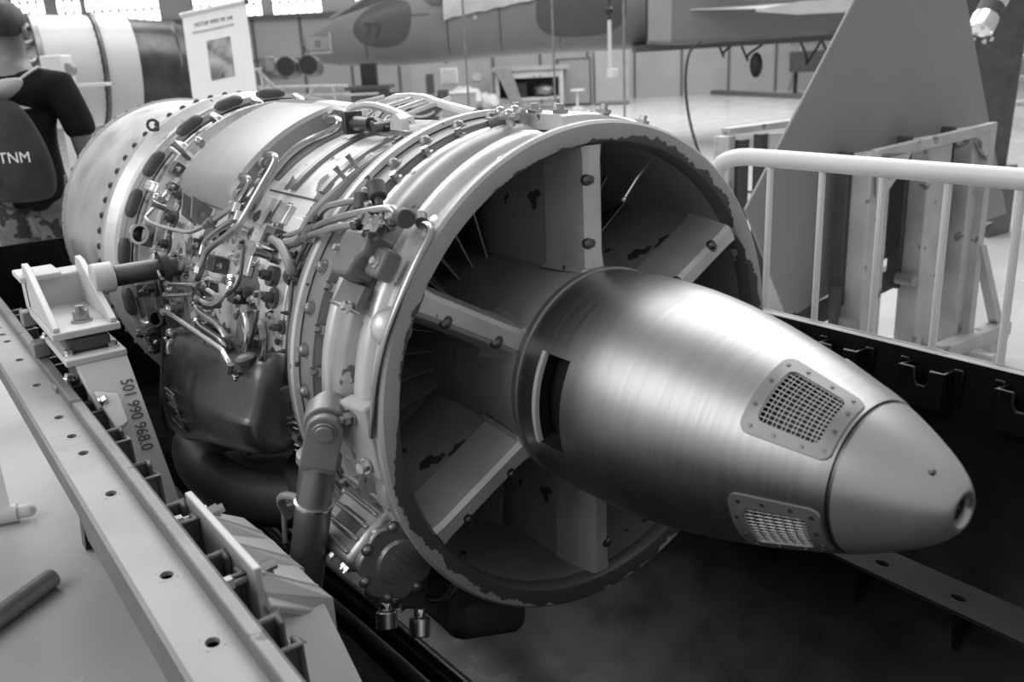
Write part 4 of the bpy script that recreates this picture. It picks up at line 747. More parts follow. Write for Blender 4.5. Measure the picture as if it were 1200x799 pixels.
def post(y, w, zt, xf=-.98, xb=-1.12):
    mk('cheek_board', MB().box(((xf + xb) / 2, y, (zt + FZ + .2) / 2), (xf - xb, w, zt - FZ - .2)), 'stand_grey', rk, bevel=.004)
for y0, y1, zt in ((2.19, 2.32, .04), (2.58, 2.74, .06), (2.90, 3.0, .07)):
    mk('upright_board', MB().box((-1.03, (y0 + y1) / 2, (zt - .86) / 2), (.09, y1 - y0, zt + .86)), 'stand_grey', rk, bevel=.004)
    mk('rubber_strip', MB().box((-1.09, y0 - .012, (zt - .58) / 2 + .02), (.055, .03, zt + .56)), 'stand_strip', rk, bevel=.004)
mk('top_beam', MB().hexa([(-.985, 2.18, .02), (-.955, 2.18, .02), (-.955, 3.02, .05), (-.985, 3.02, .05)], [(-.985, 2.18, .062), (-.955, 2.18, .062), (-.955, 3.02, .092), (-.985, 3.02, .092)]), 'stand_grey', rk, bevel=.004)
mk('end_post', MB().box((-.97, 2.99, -.39), (.035, .045, .92)), 'stand_grey', rk, bevel=.003)
mk('gusset_plate', MB().slab([(-.975, 2.20, .045), (-.975, 2.40, .03), (-.975, 2.32, -.05), (-.975, 2.22, -.13)], (1, 0, 0), .02), 'stand_grey', rk)
mk('gusset_plate', MB().slab([(-.975, 3.01, .08), (-.975, 2.86, .05), (-.975, 2.97, -.06)], (1, 0, 0), .02), 'stand_grey', rk)
for y in (2.25, 2.66, 2.95): mk('foot_beam', MB().box((-1.03, y, -.90), (.42, .06, .05)).box((-1.2, y, -.96), (.06, .06, .08)).box((-.85, y, -.96), (.06, .06, .08)), 'stand_grey', rk, bevel=.003)
mk('base_beam', MB().box((-.95, 2.65, -.845), (.07, 1.25, .06)), 'stand_grey', rk, bevel=.003)
mk('side_brace', MB().slab([(-.98, 2.97, -.42), (-.98, 3.01, -.42), (-.98, 3.27, -.86), (-.98, 3.22, -.87)], (1, 0, 0), .04).box((-.96, 3.12, -.875), (.06, .34, .05)).slab([(-.98, 3.14, -.90), (-.98, 3.26, -.90), (-.98, 3.24, FZ), (-.98, 3.20, FZ)], (1, 0, 0), .04), 'stand_grey', rk)
for y, z in ((2.155, -.60), (2.545, -.50)): mk('stop_roller', MB().cyl((-1.06, y, z), (-.98, y, z), .024, n=14), 'dull_grey', rk)
mk('strap_rod', MB().box((-1.06, 2.13, -.56), (.03, .035, .20)), 'stand_strip', rk)
rk2 = thing('fin_rack', (-2.15, 2.9, FZ), 'smaller pale rack left of the grey fin, at the end of the barrier', 'rack', 'racks for aircraft fins')
mk('upright_board', MB().box((-2.22, 2.80, -.44), (.10, .05, .88)), 'stand_grey', rk2, bevel=.004)
mk('rubber_strip', MB().box((-2.17, 2.865, -.44), (.06, .06, .84)), 'stand_strip', rk2)
mk('top_beam', MB().hexa([(-2.23, 2.78, .01), (-2.17, 2.78, .01), (-1.97, 3.18, .035), (-2.03, 3.18, .035)], [(-2.23, 2.78, .042), (-2.17, 2.78, .042), (-1.97, 3.18, .07), (-2.03, 3.18, .07)]), 'stand_grey', rk2, bevel=.004)
mk('rubber_strip', MB().box((-2.13, 2.97, -.46), (.05, .05, .92)), 'stand_strip', rk2)
mk('back_board', MB().hexa([(-2.12, 3.0, FZ), (-2.09, 3.0, FZ), (-1.95, 3.28, FZ), (-1.98, 3.28, FZ)], [(-2.12, 3.0, .0), (-2.09, 3.0, .0), (-1.95, 3.28, .0), (-1.98, 3.28, .0)]), 'mount_white', rk2)
mk('plate', MB().box((-2.17, 2.79, -.10), (.01, .07, .07)), 'mount_white', rk2)
mk('end_post', MB().box((-2.0, 3.17, -.47), (.05, .05, 1.04)), 'stand_grey', rk2)
# dark fin and pale missile body behind it, right edge of the view
df = thing('dark_fin', (-2.5, 6.1, FZ), 'dark grey fin standing behind the pale grey one, at the right edge', 'fin')
mk('fin_skin', MB().slab([(-2.76, 5.86, .90), (-2.46, 6.36, .90), (-2.40, 6.19, .32), (-2.30, 5.93, -.50), (-2.36, 5.84, -.50), (-2.52, 5.80, -.05)], (-.8, .6, 0), .06), 'rubber', df, bevel=.01)
mk('fin_base', MB().box((-2.34, 5.90, -.75), (.12, .3, .5)), 'aircraft_dark', df)
mk('fin_cap', MB().slab([(-2.70, 5.92, .62), (-2.44, 6.28, .57), (-2.43, 6.24, .46), (-2.62, 5.94, .46)], (.8, -.6, 0), .01), 'stand_grey', df)
ms = thing('sensor_pod', (-2.06, 4.95, .40), 'shiny banded cylinder hanging slanted between the two fins', 'cylinder')
p0, p1 = V((-2.045, 5.07, .70)), V((-2.066, 4.89, .43)); d_ = (p1 - p0).normalized()
mk('pod_body', MB().spin(p0, d_, [(-.25, .078), (.10, .078), (.12, .072), (.20, .072), (.22, .079), (.30, .079), (.31, .06)], 22), 'bright_metal', ms, sharp=25)
mk('pod_band', MB().spin(p0, d_, [(.125, .074), (.195, .074)], 22), 'stand_strip', ms)
for k in range(8):
    a = 2 * pi * k / 8; x_, y_, z_ = basis(d_); put(p_pale, p1 + (x_ * cos(a) + y_ * sin(a)) * .08, (x_ * cos(a) + y_ * sin(a)), ms, 'bolt', scale=1.3)
mk('pod_hanger', MB().tube([p0 - d_ * .2 + V((0, 0, .05)), (-2.2, 5.6, .95), (-2.45, 6.2, .88)], .02, 8, 0), 'stand_strip', ms)
# ================================================================== LOOSE THINGS ON THE NEAR FLOOR
tag(mk('steel_pipe', MB().tube([(-1.80, -.62, FZ + .031), (-1.15, -1.46, FZ + .031)], .030, 20, 0), 'dull_grey', bevel=.003), 'short grey pipe lying on the pale floor beside the container', 'pipe')
rb = thing('roller_banner', (-2.42, -.80, FZ), 'white roller banner at the left edge on the near floor, only its lower corner seen', 'banner')
bd = V((-.30, -.954, 0)).normalized(); bp_ = V((-2.335, -.635, FZ + .035))
mk('banner_base', MB().cyl(bp_, bp_ + bd * .80, .032, n=18), 'white_paint', rb)
mk('end_cap', MB().cyl(bp_ - bd * .035, bp_, .024, n=16).ball(bp_ - bd * .035, .024), 'white_paint', rb)
mk('banner_sheet', MB().slab([bp_ + bd * .02, bp_ + bd * .78, bp_ + bd * .78 + V((0, 0, 1.6)), bp_ + bd * .02 + V((0, 0, 1.6))], (-.95, .3, 0), .004), 'banner_white', rb)
nb = V((.954, -.30, 0)); f0 = bp_ + nb * .002
mk('printed_border', MB().slab([f0 + bd * .06 + V((0, 0, .10)), f0 + bd * .72 + V((0, 0, .10)), f0 + bd * .72 + V((0, 0, 1.5)), f0 + bd * .06 + V((0, 0, 1.5))], nb, .001), 'stand_grey', rb)
mk('printed_field', MB().slab([f0 + nb * .001 + bd * .10 + V((0, 0, .14)), f0 + nb * .001 + bd * .70 + V((0, 0, .14)), f0 + nb * .001 + bd * .70 + V((0, 0, 1.4)), f0 + nb * .001 + bd * .10 + V((0, 0, 1.4))], nb, .001), 'banner_white', rb)
# ================================================================== TITLE BANNER BEHIND THE ENGINE
bn = thing('title_banner', (-5.2, 1.28, FZ), 'white hanging banner headed MOTOR VIPER MK 540 above the front of the engine', 'banner')
TL, TR = V((-5.488, 1.15, .799)), V((-5.261, 1.51, .865)); dn = V((.03, -.01, -1.0)); bx = (TR - TL).normalized(); wB = (TR - TL).length
dn = (V((-5.335, 1.093, .309)) - TL); dn = dn.normalized(); nB = bx.cross(-dn).normalized()
if nB.dot(cam.matrix_world.translation - TL) < 0: nB = -nB
mk('banner_sheet', MB().slab([TL, TR, TR + dn * 1.2, TL + dn * 1.2], -nB, .006), 'banner_white', bn)
mk('top_bar', MB().cyl(TL - bx * .012, TR + bx * .004, .016, n=14), 'white_paint', bn); mk('bar_end', MB().cyl(TR, TR + bx * .022, .019, n=12), 'stand_strip', bn)
mk('base_box', MB().slab([TL + dn * 1.2, TR + dn * 1.2, TR + dn * 1.26, TL + dn * 1.26], -nB, .12), 'white_paint', bn)
mk('back_pole', MB().cyl(TL.lerp(TR, .5) - nB * .04, V((-5.15, 1.32, FZ + .03)), .012), 'dull_grey', bn)
mk('floor_plate', MB().box((-5.15, 1.32, FZ + .015), (.3, .3, .03)), 'dull_grey', bn)
text('heading', 'MOTOR VIPER MK 540', .040, TL + bx * .075 + dn * .098 + nB * .002, bx, -dn, 'ink', bn, squeeze=.66)
text('subheading', 'TESTES PARA BANCO DE ENSAIO DE MOTORES', .024, TL + bx * .052 + dn * .142 + nB * .002, bx, -dn, 'ink_soft', bn, squeeze=.56)
pc = lambda a, b: TL + bx * wB * a + dn * b + nB * .002
mk('printed_picture', MB().slab([pc(.33, .205), pc(.70, .205), pc(.70, .47), pc(.33, .47)], nB, .001), 'banner_picture', bn)
# ================================================================== THE BIG WHITE ENGINE BEHIND
be = thing('white_engine', (-6.05, .75, FZ), 'large white cylindrical jet engine on a stand behind the man', 'jet engine')
ad = V((.05, .998, -.03)).normalized(); c0 = V((-6.077, .683, .47)); RB = .372
mk('white_casing', MB().spin(c0, ad, [(-.36, RB * .96), (-.355, RB), (-.02, RB)], 56), 'engine_white', be, sharp=30)
mk('casing_flange', MB().spin(c0, ad, [(-.012, RB), (-.012, RB + .016), (.012, RB + .016), (.012, RB)], 56), 'fitting_dark', be, sharp=30)
mk('rear_casing', MB().spin(c0, ad, [(.016, RB), (.225, RB * .985), (.23, RB * .93)], 56), 'engine_white', be, sharp=30)
mk('dark_section', MB().spin(c0, ad, [(.225, RB * .955), (.50, RB * .90), (.51, RB * .92), (.55, RB * .91), (.56, RB * .86), (.90, RB * .76), (.91, .1)], 56), 'dark_section', be, sharp=30)
mk('front_frame', MB().spin(c0, ad, [(-.62, .12), (-.60, .26), (-.50, .30), (-.40, .34), (-.36, RB * .97)], 40), 'dull_grey', be, sharp=30)
mk('front_ring', MB().spin(c0, ad, [(-.395, RB - .03), (-.39, RB + .012), (-.36, RB + .012), (-.355, RB)], 56), 'cast_metal', be, sharp=30)
x_, y_, z_ = basis(ad)
def onb(t, r, a): return c0 + ad * t + (x_ * cos(R(a)) + y_ * sin(R(a))) * r
for k in range(40): put(p_screw, onb(-.024, RB + .010, 9 * k), -ad, be, 'bolt', scale=1.8)
for k in range(14): mk('front_pipe', MB().tube([onb(-.40, .34, 20 * k + 5), onb(-.46, .37, 20 * k + 12), onb(-.58, .30, 20 * k + 15), onb(-.60, .2, 20 * k + 25)], random.uniform(.008, .018), 8, 1), random.choice(['steel', 'dark_steel', 'dull_grey', 'rubber']), be)
for a, t in ((75, -.52), (100, -.50), (60, -.48), (130, -.5), (20, -.55), (0, -.5)): mk('accessory', MB().cyl(onb(t - .05, .30, a), onb(t + .08, .31, a), .07, n=14), random.choice(['rubber', 'dull_grey', 'cast_metal']), be, bevel=.008)
for a, t in ((40, .05), (-5, .06)): mk('stud', MB().cyl(onb(t, RB - .01, a), onb(t, RB + .025, a), .010, n=8), 'dark_steel', be)
st = thing('engine_stand', (-6.1, .42, FZ), 'white steel stand arm under the front of the big white engine', 'stand')
mk('trunnion_box', MB().box((-5.57, .345, .49), (.14, .15, .18), Euler((0, 0, .94)).to_matrix()), 'white_paint', st, bevel=.01)
mk('trunnion_pin', MB().cyl((-5.56, .42, .49), (-5.49, .38, .49), .04, n=18), 'dull_grey', st)
mk('arm_plate', MB().box((-5.555, .455, .39), (.12, .36, .022), Euler((0, 0, -.5)).to_matrix()), 'white_paint', st, bevel=.004)
mk('leg', MB().hexa([(-5.60, .34, .375), (-5.54, .31, .375), (-5.50, .42, .375), (-5.56, .46, .375)], [(-5.58, .33, FZ), (-5.50, .28, FZ), (-5.42, .50, FZ), (-5.50, .55, FZ)]), 'white_paint', st)
mk('leg_slot', MB().box((-5.505, .385, .12), (.03, .035, .07), Euler((0, 0, .5)).to_matrix()), 'black', st)
mk('cross_beam', MB().box((-5.75, .78, FZ + .06), (.6, 1.2, .12)), 'white_paint', st)
mk('rear_leg', MB().hexa([(-6.03, 1.15, .10), (-5.93, 1.15, .10), (-5.93, 1.27, .10), (-6.03, 1.27, .10)], [(-6.05, 1.12, FZ), (-5.91, 1.12, FZ), (-5.91, 1.30, FZ), (-6.05, 1.30, FZ)]), 'white_paint', st)
# ================================================================== THE MAN WITH THE BACKPACK
PR, PF, PU = V((.588, .808, 0)).normalized(), V((-.808, .588, 0)).normalized(), V((0, 0, 1))
PO_ = V((-3.30, -.235, FZ))
def pp(r, f, u): return PO_ + PR * r + PF * f + PU * u
def skin(name, verts, edges, m, parent=None, sub=2, label=None, root=0):
    me = bpy.data.meshes.new(name); c = V(verts[0][0]); me.from_pydata([V(v[0]) - c for v in verts], edges, [])
    o = bpy.data.objects.new(name, me); COL.objects.link(o); o.location = c
    if parent: o.parent = parent; o.location = c - wl(parent)
    me.materials.append(MATS[m]); md = o.modifiers.new('skin', 'SKIN'); md.use_smooth_shade = True
    for i, v in enumerate(verts):
        q = v[1]; me.skin_vertices[0].data[i].radius = q if isinstance(q, tuple) else (q, q)
    me.skin_vertices[0].data[root].use_root = True
    s = o.modifiers.new('round', 'SUBSURF'); s.levels = s.render_levels = sub
    return tag(o, label)
man = thing('person', PO_, 'man in a black T-shirt and camouflage trousers seen from behind, carrying a backpack', 'person')
bv = [(pp(0, 0, .96), (.115, .085)), (pp(0, .0, 1.12), (.14, .10)), (pp(0, .0, 1.30), (.16, .105)), (pp(0, 0, 1.43), (.12, .09)), (pp(0, .01, 1.50), .056), (pp(.0, .02, 1.56), .055), (pp(0, .02, 1.62), (.07, .085)), (pp(0, .015, 1.68), (.072, .09)), (pp(0, .015, 1.73), (.05, .06)),
      (pp(.175, .0, 1.42), .062), (pp(.225, -.01, 1.29), .050), (pp(.245, -.01, 1.13), .041), (pp(.19, .12, 1.03), .034), (pp(.13, .22, 1.02), .026),
      (pp(-.175, .0, 1.42), .062), (pp(-.225, -.01, 1.29), .050), (pp(-.245, -.01, 1.13), .041), (pp(-.19, .12, 1.03), .034), (pp(-.13, .22, 1.02), .026),
      (pp(.09, 0, .86), .088), (pp(.10, .01, .50), .062), (pp(.10, -.01, .12), .042), (pp(.10, .12, .04), .036),
      (pp(-.09, 0, .86), .088), (pp(-.10, .01, .50), .062), (pp(-.10, -.01, .12), .042), (pp(-.10, .12, .04), .036)]
be_ = [(0, 1), (1, 2), (2, 3), (3, 4), (4, 5), (5, 6), (6, 7), (7, 8), (3, 9), (9, 10), (10, 11), (11, 12), (12, 13), (3, 14), (14, 15), (15, 16), (16, 17), (17, 18), (0, 19), (19, 20), (20, 21), (21, 22), (0, 23), (23, 24), (24, 25), (25, 26)]
body = skin('body', bv, be_, 'skin', man)
for s in (-1, 1):
    for k in range(4): skin('finger', [(pp(s * .135, .215, 1.035 - .018 * k), .009), (pp(s * .10, .262, 1.04 - .02 * k), .008), (pp(s * .075, .275, 1.025 - .02 * k), .007), (pp(s * .07, .26, 1.01 - .02 * k), .006)], [(0, 1), (1, 2), (2, 3)], 'skin', body, 1)
    skin('thumb', [(pp(s * .15, .20, 1.04), .010), (pp(s * .12, .225, 1.075), .009), (pp(s * .095, .25, 1.08), .007)], [(0, 1), (1, 2)], 'skin', body, 1)
    skin('ear', [(pp(s * .078, .005, 1.60), .010), (pp(s * .086, -.005, 1.635), .014), (pp(s * .082, -.005, 1.655), .010)], [(0, 1), (1, 2)], 'skin', body, 1)
    mk('eye', MB().ball(pp(s * .032, .098, 1.645), .011, nu=10, nv=6), 'ink', body)
skin('nose', [(pp(0, .10, 1.65), .010), (pp(0, .118, 1.612), .014), (pp(0, .105, 1.60), .010)], [(0, 1), (1, 2)], 'skin', body, 1)
mk('mouth', MB().box(pp(0, .098, 1.575), (.035, .008, .007), Matrix((PR, PF, PU)).transposed()), 'hair', body)
rotP = Matrix((PR, PF, PU)).transposed()
hm = MB(); H = []; 
for j in range(9):
    t = pi * .62 * j / 8
    for i in range(20):
        a = 2 * pi * i / 20; tt = t * (1.05 if sin(a) < 0 else .74); H.append(pp(.086 * sin(tt) * cos(a), .012 + .105 * sin(tt) * sin(a), 1.66 + .098 * cos(tt)))
hm.add(H, [(j * 20 + i, j * 20 + (i + 1) % 20, (j + 1) * 20 + (i + 1) % 20, (j + 1) * 20 + i) for j in range(8) for i in range(20)])
mk('hair', hm, 'hair', man, subsurf=1)
tv = [(pp(0, 0, .86), (.205, .152)), (pp(0, .0, 1.12), (.172, .124)), (pp(0, .0, 1.30), (.18, .12)), (pp(0, 0, 1.425), (.135, .10)), (pp(0, .01, 1.485), .068), (pp(.18, .0, 1.415), .078), (pp(.232, -.01, 1.28), .068), (pp(.245, -.01, 1.205), .066), (pp(-.18, .0, 1.415), .078), (pp(-.232, -.01, 1.28), .068), (pp(-.245, -.01, 1.205), .066)]
skin('shirt', tv, [(0, 1), (1, 2), (2, 3), (3, 4), (3, 5), (5, 6), (6, 7), (3, 8), (8, 9), (9, 10)], 'cloth_black', man)
skin('trousers', [(pp(0, 0, 1.08), (.158, .112)), (pp(.095, 0, .84), .112), (pp(.105, .01, .50), .088), (pp(.105, -.01, .09), .072), (pp(-.095, 0, .84), .112), (pp(-.105, .01, .50), .088), (pp(-.105, -.01, .09), .072)], [(0, 1), (1, 2), (2, 3), (0, 4), (4, 5), (5, 6)], 'camo', man)
for s in (-1, 1): mk('boot', MB().loft([[pp(s * .10 + w * cos(t), f + 0, .055 + h * sin(t)) for t in [2 * pi * k / 12 for k in range(12)]] for f, w, h in ((-.09, .035, .04), (-.05, .045, .054), (.06, .048, .05), (.14, .045, .04), (.18, .03, .028))]), 'black', man)
for dx in (-.03, .016): mk('shirt_print', MB().box(pp(dx + .0, -.112, 1.425), (.034, .012, .028), rotP), 'text_white', man)
bg = thing('backpack', pp(0, -.20, .96), 'grey drawstring backpack with a white logo on the back of the man', 'backpack')
secs = []
for u, w, t in ((.985, .07, .03), (.995, .13, .06), (1.04, .165, .075), (1.14, .168, .08), (1.26, .135, .07), (1.34, .095, .05), (1.385, .06, .03)):
    n = 28; secs.append([pp(.03 + w * cos(a) * (1 + (.05 * sin(9 * a) if u > 1.2 else 0)), -.205 - t * sin(a) + .02 * (u < 1.0), u) for a in [2 * pi * k / n for k in range(n)]])
mk('bag', MB().loft(secs), 'cloth_grey', bg, subsurf=1)
mk('bag_hem', MB().loft([[pp(.01 + w * cos(a), -.175 - t * sin(a), u + .03 * cos(a - .6)) for a in [2 * pi * k / 24 for k in range(24)]] for u, w, t in ((1.375, .062, .03), (1.40, .105, .035), (1.425, .125, .028), (1.44, .11, .015))]), 'stand_grey', bg, subsurf=1)
mk('bag_flap', MB().slab([pp(.03, -.225, 1.385), pp(.145, -.19, 1.345), pp(.06, -.225, 1.34)], PF, .004), 'stand_grey', bg)
mk('side_stripe', MB().slab([pp(-.06, -.287, 1.07), pp(.005, -.293, 1.07), pp(-.005, -.281, 1.27), pp(-.06, -.272, 1.28)], PF, .006), 'stand_grey', bg)
text('logo', 'TNM', .058, pp(.035, -.296, 1.150), PR, PU, 'text_white', bg, squeeze=1.0)
for s in (-1, 1): mk('drawstring', MB().tube([pp(-.03 + s * .06, -.17, 1.40), pp(s * .12, -.135, 1.47), pp(s * .135, -.02, 1.505), pp(s * .15, .10, 1.42)], .006, 6, 1), 'stand_grey', bg)
# ================================================================== THE CAMOUFLAGED AIRCRAFT
ac = thing('aircraft', (-10.5, 7.8, FZ), 'camouflaged jet aircraft fuselage numbered 77 standing behind the engine', 'aircraft')
st_ = [  # station centre, half height, half width; nose first
    (-12.85, 5.25, .65, .17, .15), (-12.80, 5.31, .65, .205, .19), (-12.55, 5.70, .735, .36, .30), (-12.27, 6.04, .79, .43, .36), (-12.02, 6.50, .86, .53, .42), (-11.60, 7.17, .96, .60, .48), (-11.07, 7.95, 1.02, .62, .54),
    (-10.15, 9.25, 1.03, .63, .58), (-9.3, 10.4, 1.03, .64, .60), (-7.9, 12.2, 1.03, .62, .60), (-6.4, 14.1, 1.05, .52, .52)]
axd = V((.63, .775, 0)).normalized(); sdv = V((.775, -.63, 0)).normalized()      # along, and towards the viewer
secs = []
for x, y, z, hh, hw in st_:
    secs.append([V((x, y, z)) + sdv * (hw * (abs(cos(t)) ** .8) * (1 if cos(t) > 0 else -1)) + V((0, 0, hh * (abs(sin(t)) ** .85) * (1 if sin(t) > 0 else -1))) for t in [2 * pi * k / 28 for k in range(28)]])
mk('fuselage', MB().loft(secs), 'aircraft_camo', ac, sharp=40)
def fus(s, z):   # a point on the near side: s metres behind the nose, height z
    p = V((-12.85, 5.25, 0)) + axd * s
    for a, b in zip(st_, st_[1:]):
        sa, sb = [(V((q[0], q[1], 0)) - V((-12.85, 5.25, 0))).dot(axd) for q in (a, b)]
        if sa <= s <= sb:
            t = (s - sa) / (sb - sa); c = V(a[:3]).lerp(V(b[:3]), t); hh = a[3] + (b[3] - a[3]) * t; hw = a[4] + (b[4] - a[4]) * t
            q = max(-1, min(1, (z - c.z) / hh)); sn = abs(q) ** (1 / .85); return V((c.x, c.y, z)) + sdv * hw * sqrt(max(0, 1 - sn * sn)) ** .8
    return p
def decal(name, pts, m, out=.006):
    q = [fus(s, z) + sdv * out for s, z in pts]; return mk(name, MB().slab(q, sdv, .004), m, ac)
mk('nose_ring', MB().loft([[V((x, y, z)) + (sdv * cos(t) * hw + V((0, 0, sin(t) * hh))) * 1.01 for t in [2 * pi * k / 28 for k in range(28)]] for x, y, z, hh, hw in st_[:2]]), 'aircraft_dark', ac)
def band(name, s0, s1, z0, z1, m, n=4):
    mb = MB()
    for i in range(n + 1):
        for j in range(n + 1): mb.v.append(fus(s0 + (s1 - s0) * i / n, z0 + (z1 - z0) * j / n) + sdv * .008)
    mb.f = [(i * (n + 1) + j, (i + 1) * (n + 1) + j, (i + 1) * (n + 1) + j + 1, i * (n + 1) + j + 1) for i in range(n) for j in range(n)]
    return mk(name, mb, m, ac)
band('nose_mark', .03, .47, .565, .605, 'stand_grey'); band('nose_mark', .43, .47, .565, .87, 'stand_grey'); band('nose_panel', .05, .42, .62, .82, 'cabinet_grey'); band('nose_badge', .20, .30, .66, .77, 'aircraft_light')
q = fus(1.0, .77) + sdv * .016
def camo_patch(s0, z0, pts):      # dark camouflage shape following the skin: outline given round its centre
    mb = MB(); n = len(pts); R_ = []
    sm = []
    for i in range(n):
        a, b = pts[i], pts[(i + 1) % n]
        for k in range(4): sm.append((a[0] + (b[0] - a[0]) * k / 4, a[1] + (b[1] - a[1]) * k / 4))
    sm = [tuple(sum(sm[(i + d) % len(sm)][c] for d in range(-3, 4)) / 7 for c in (0, 1)) for i in range(len(sm))]
    for ring in range(7):
        t = ring / 6
        for s_, z_ in sm: mb.v.append(fus(s0 + (s_ - s0) * t, z0 + (z_ - z0) * t) + sdv * .006)
    m = len(sm); mb.f = [(j * m + i, j * m + (i + 1) % m, (j + 1) * m + (i + 1) % m, (j + 1) * m + i) for j in range(6) for i in range(m)]
    return mk('camouflage_patch', mb, 'aircraft_dark', ac, sharp=80)
camo_patch(1.25, .95, [(.80, .95), (.85, .75), (1.05, .62), (1.35, .60), (1.60, .66), (1.72, .85), (1.75, 1.15), (1.70, 1.32), (1.2, 1.30), (.95, 1.10)])
camo_patch(2.0, 1.35, [(1.85, 1.40), (1.95, 1.20), (2.15, 1.12), (2.3, 1.25), (2.3, 1.45), (2.0, 1.48)])
camo_patch(4.2, 1.05, [(3.62, 1.2), (3.60, .95), (3.62, .75), (3.85, .62), (4.4, .62), (4.9, .66), (5.0, 1.0), (4.9, 1.5), (4.2, 1.55), (3.7, 1.45)])
camo_patch(7.4, 1.2, [(6.7, 1.1), (6.9, .95), (7.6, .9), (8.2, .95), (8.3, 1.4), (7.5, 1.5), (6.8, 1.4)])
text('number', '77', .30, q, axd, (0, 0, 1), 'ink', ac, squeeze=.9)
for s in (1.0, 2.25, 3.05, 3.95): band('panel_seam', s, s + .018, .48, 1.25, 'aircraft_dark', 6)
band('panel_seam', 1.0, 2.0, 1.05, 1.065, 'aircraft_dark')
for z in (.95, 1.07, 1.2): band('marking', 2.66, 2.72, z, z + .06, 'stand_grey')
mk('windscreen', MB().loft([[V((-12.42, 5.87, 1.05)), V((-12.30, 5.75, 1.05)), V((-12.30, 5.85, 1.22))], [V((-12.0, 6.62, 1.30)), V((-11.75, 6.40, 1.30)), V((-11.85, 6.52, 1.75))]]), 'rubber', ac)
mk('nose_probe', MB().tube([(-12.62, 5.62, 1.06), (-12.30, 5.98, 1.30), (-12.2, 6.15, 1.30)], .05, 8, 1), 'dull_grey', ac)
tarp = MB(); P = []
for i in range(13):
    for j in range(5):
        s = 2.22 + 1.55 * i / 12; zl = .95 + .24 * i / 12 + .03 * abs(sin(i * 1.3)); z = zl + (1.58 - zl) * j / 4; P.append(fus(s, min(z, 1.60)) + sdv * (.03 + .015 * sin(i * 2.1 + j)) + V((0, 0, max(0, z - 1.5))))
tarp.add(P, [(i * 5 + j, (i + 1) * 5 + j, (i + 1) * 5 + j + 1, i * 5 + j + 1) for i in range(12) for j in range(4)])
tag(mk('tarpaulin', tarp, 'tarp'), 'pale crumpled sheet draped over the cockpit of the aircraft', 'tarpaulin')
# intake, wing with its launch rail and store
I0 = V((-9.25, 9.05, 1.02))
def ib(s, o, z): return V((-9.55, 9.35, 0)) + axd * s + sdv * o + V((0, 0, z))
mk('intake', MB().loft([[ib(0, .45, .42), ib(0, .80, .50), ib(.02, .82, 1.55), ib(.02, .45, 1.6)], [ib(.45, .42, .40), ib(.45, .82, .46), ib(.45, .84, 1.55), ib(.45, .45, 1.6)], [ib(3.6, .40, .42), ib(3.6, .70, .50), ib(3.6, .72, 1.5), ib(3.6, .45, 1.6)]]), 'aircraft_light', ac, bevel=.05)
mk('intake_lip', MB().loft([[ib(-.04, .5, .45), ib(-.04, .80, .52), ib(-.04, .82, 1.52), ib(-.04, .5, 1.56)], [ib(.30, .5, .44), ib(.30, .83, .48), ib(.30, .85, 1.56), ib(.30, .5, 1.6)]]), 'cabinet_grey', ac, bevel=.02)
mk('intake_throat', MB().slab([ib(-.045, .5, .50), ib(-.045, .74, .55), ib(-.045, .76, 1.48), ib(-.045, .5, 1.52)], axd, .002), 'black', ac)
mk('belly_fairing', MB().loft([[ib(-.2, -.2, .36), ib(-.2, .55, .36), ib(-.2, .55, .46), ib(-.2, -.2, .46)], [ib(3.4, -.2, .40), ib(3.4, .6, .40), ib(3.4, .6, .52), ib(3.4, -.2, .52)]]), 'aircraft_dark', ac)
mk('wing', MB().hexa([ib(.55, .82, .90), ib(3.6, .80, .86), ib(3.6, .80, .94), ib(.55, .82, .915)], [ib(2.1, 2.0, .80), ib(3.3, 2.0, .78), ib(3.3, 2.0, .83), ib(2.1, 2.0, .815)]), 'engine_white', ac)
mk('launch_rail', MB().loft([[ib(1.25, 1.95, .80), ib(1.25, 2.0, .80), ib(1.25, 2.0, .83), ib(1.25, 1.95, .83)], [ib(1.8, 1.93, .74), ib(1.8, 2.03, .74), ib(1.8, 2.03, .90), ib(1.8, 1.93, .90)], [ib(3.4, 1.93, .74), ib(3.4, 2.03, .74), ib(3.4, 2.03, .93), ib(3.4, 1.93, .93)]]), 'engine_white', ac)
mk('store', MB().spin(ib(.72, .98, 1.17), axd, [(0, .005), (.08, .05), (.2, .065), (.7, .06), (.95, .02)], 14), 'stand_grey', ac)
for s in (1.2, 2.2, 2.6): mk('bay_door', MB().box(ib(s, .72, .56), (.34, .02, .12), Matrix((axd, sdv, V((0, 0, 1)))).transposed()), 'black', ac)
for s, o in ((3.5, .3), (4.6, .2)): mk('jack_post', MB().cyl(ib(s, o, FZ), ib(s, o, .45), .05, n=12).cyl(ib(s, o, FZ), ib(s, o, FZ + .04), .22, n=16).cyl(ib(s, o, -.2), ib(s, o, .1), .08, n=12), 'dark_steel', ac)
for s, z in ((1.0, .45), (1.35, .38), (2.5, .42), (2.2, .40), (2.75, .36)):
    mk('belly_cable', MB().tube([ib(s, .5, z), ib(s + .1, .55, z - .25), ib(s + .05, .6, z - .1 - .3 * random.random()), ib(s + .3, .5, z)], .018, 6, 2), 'black', ac)
mk('ground_lock', MB().ball(ib(1.55, .6, .10), .12, (.8, .8, 1.5)), 'black', ac)
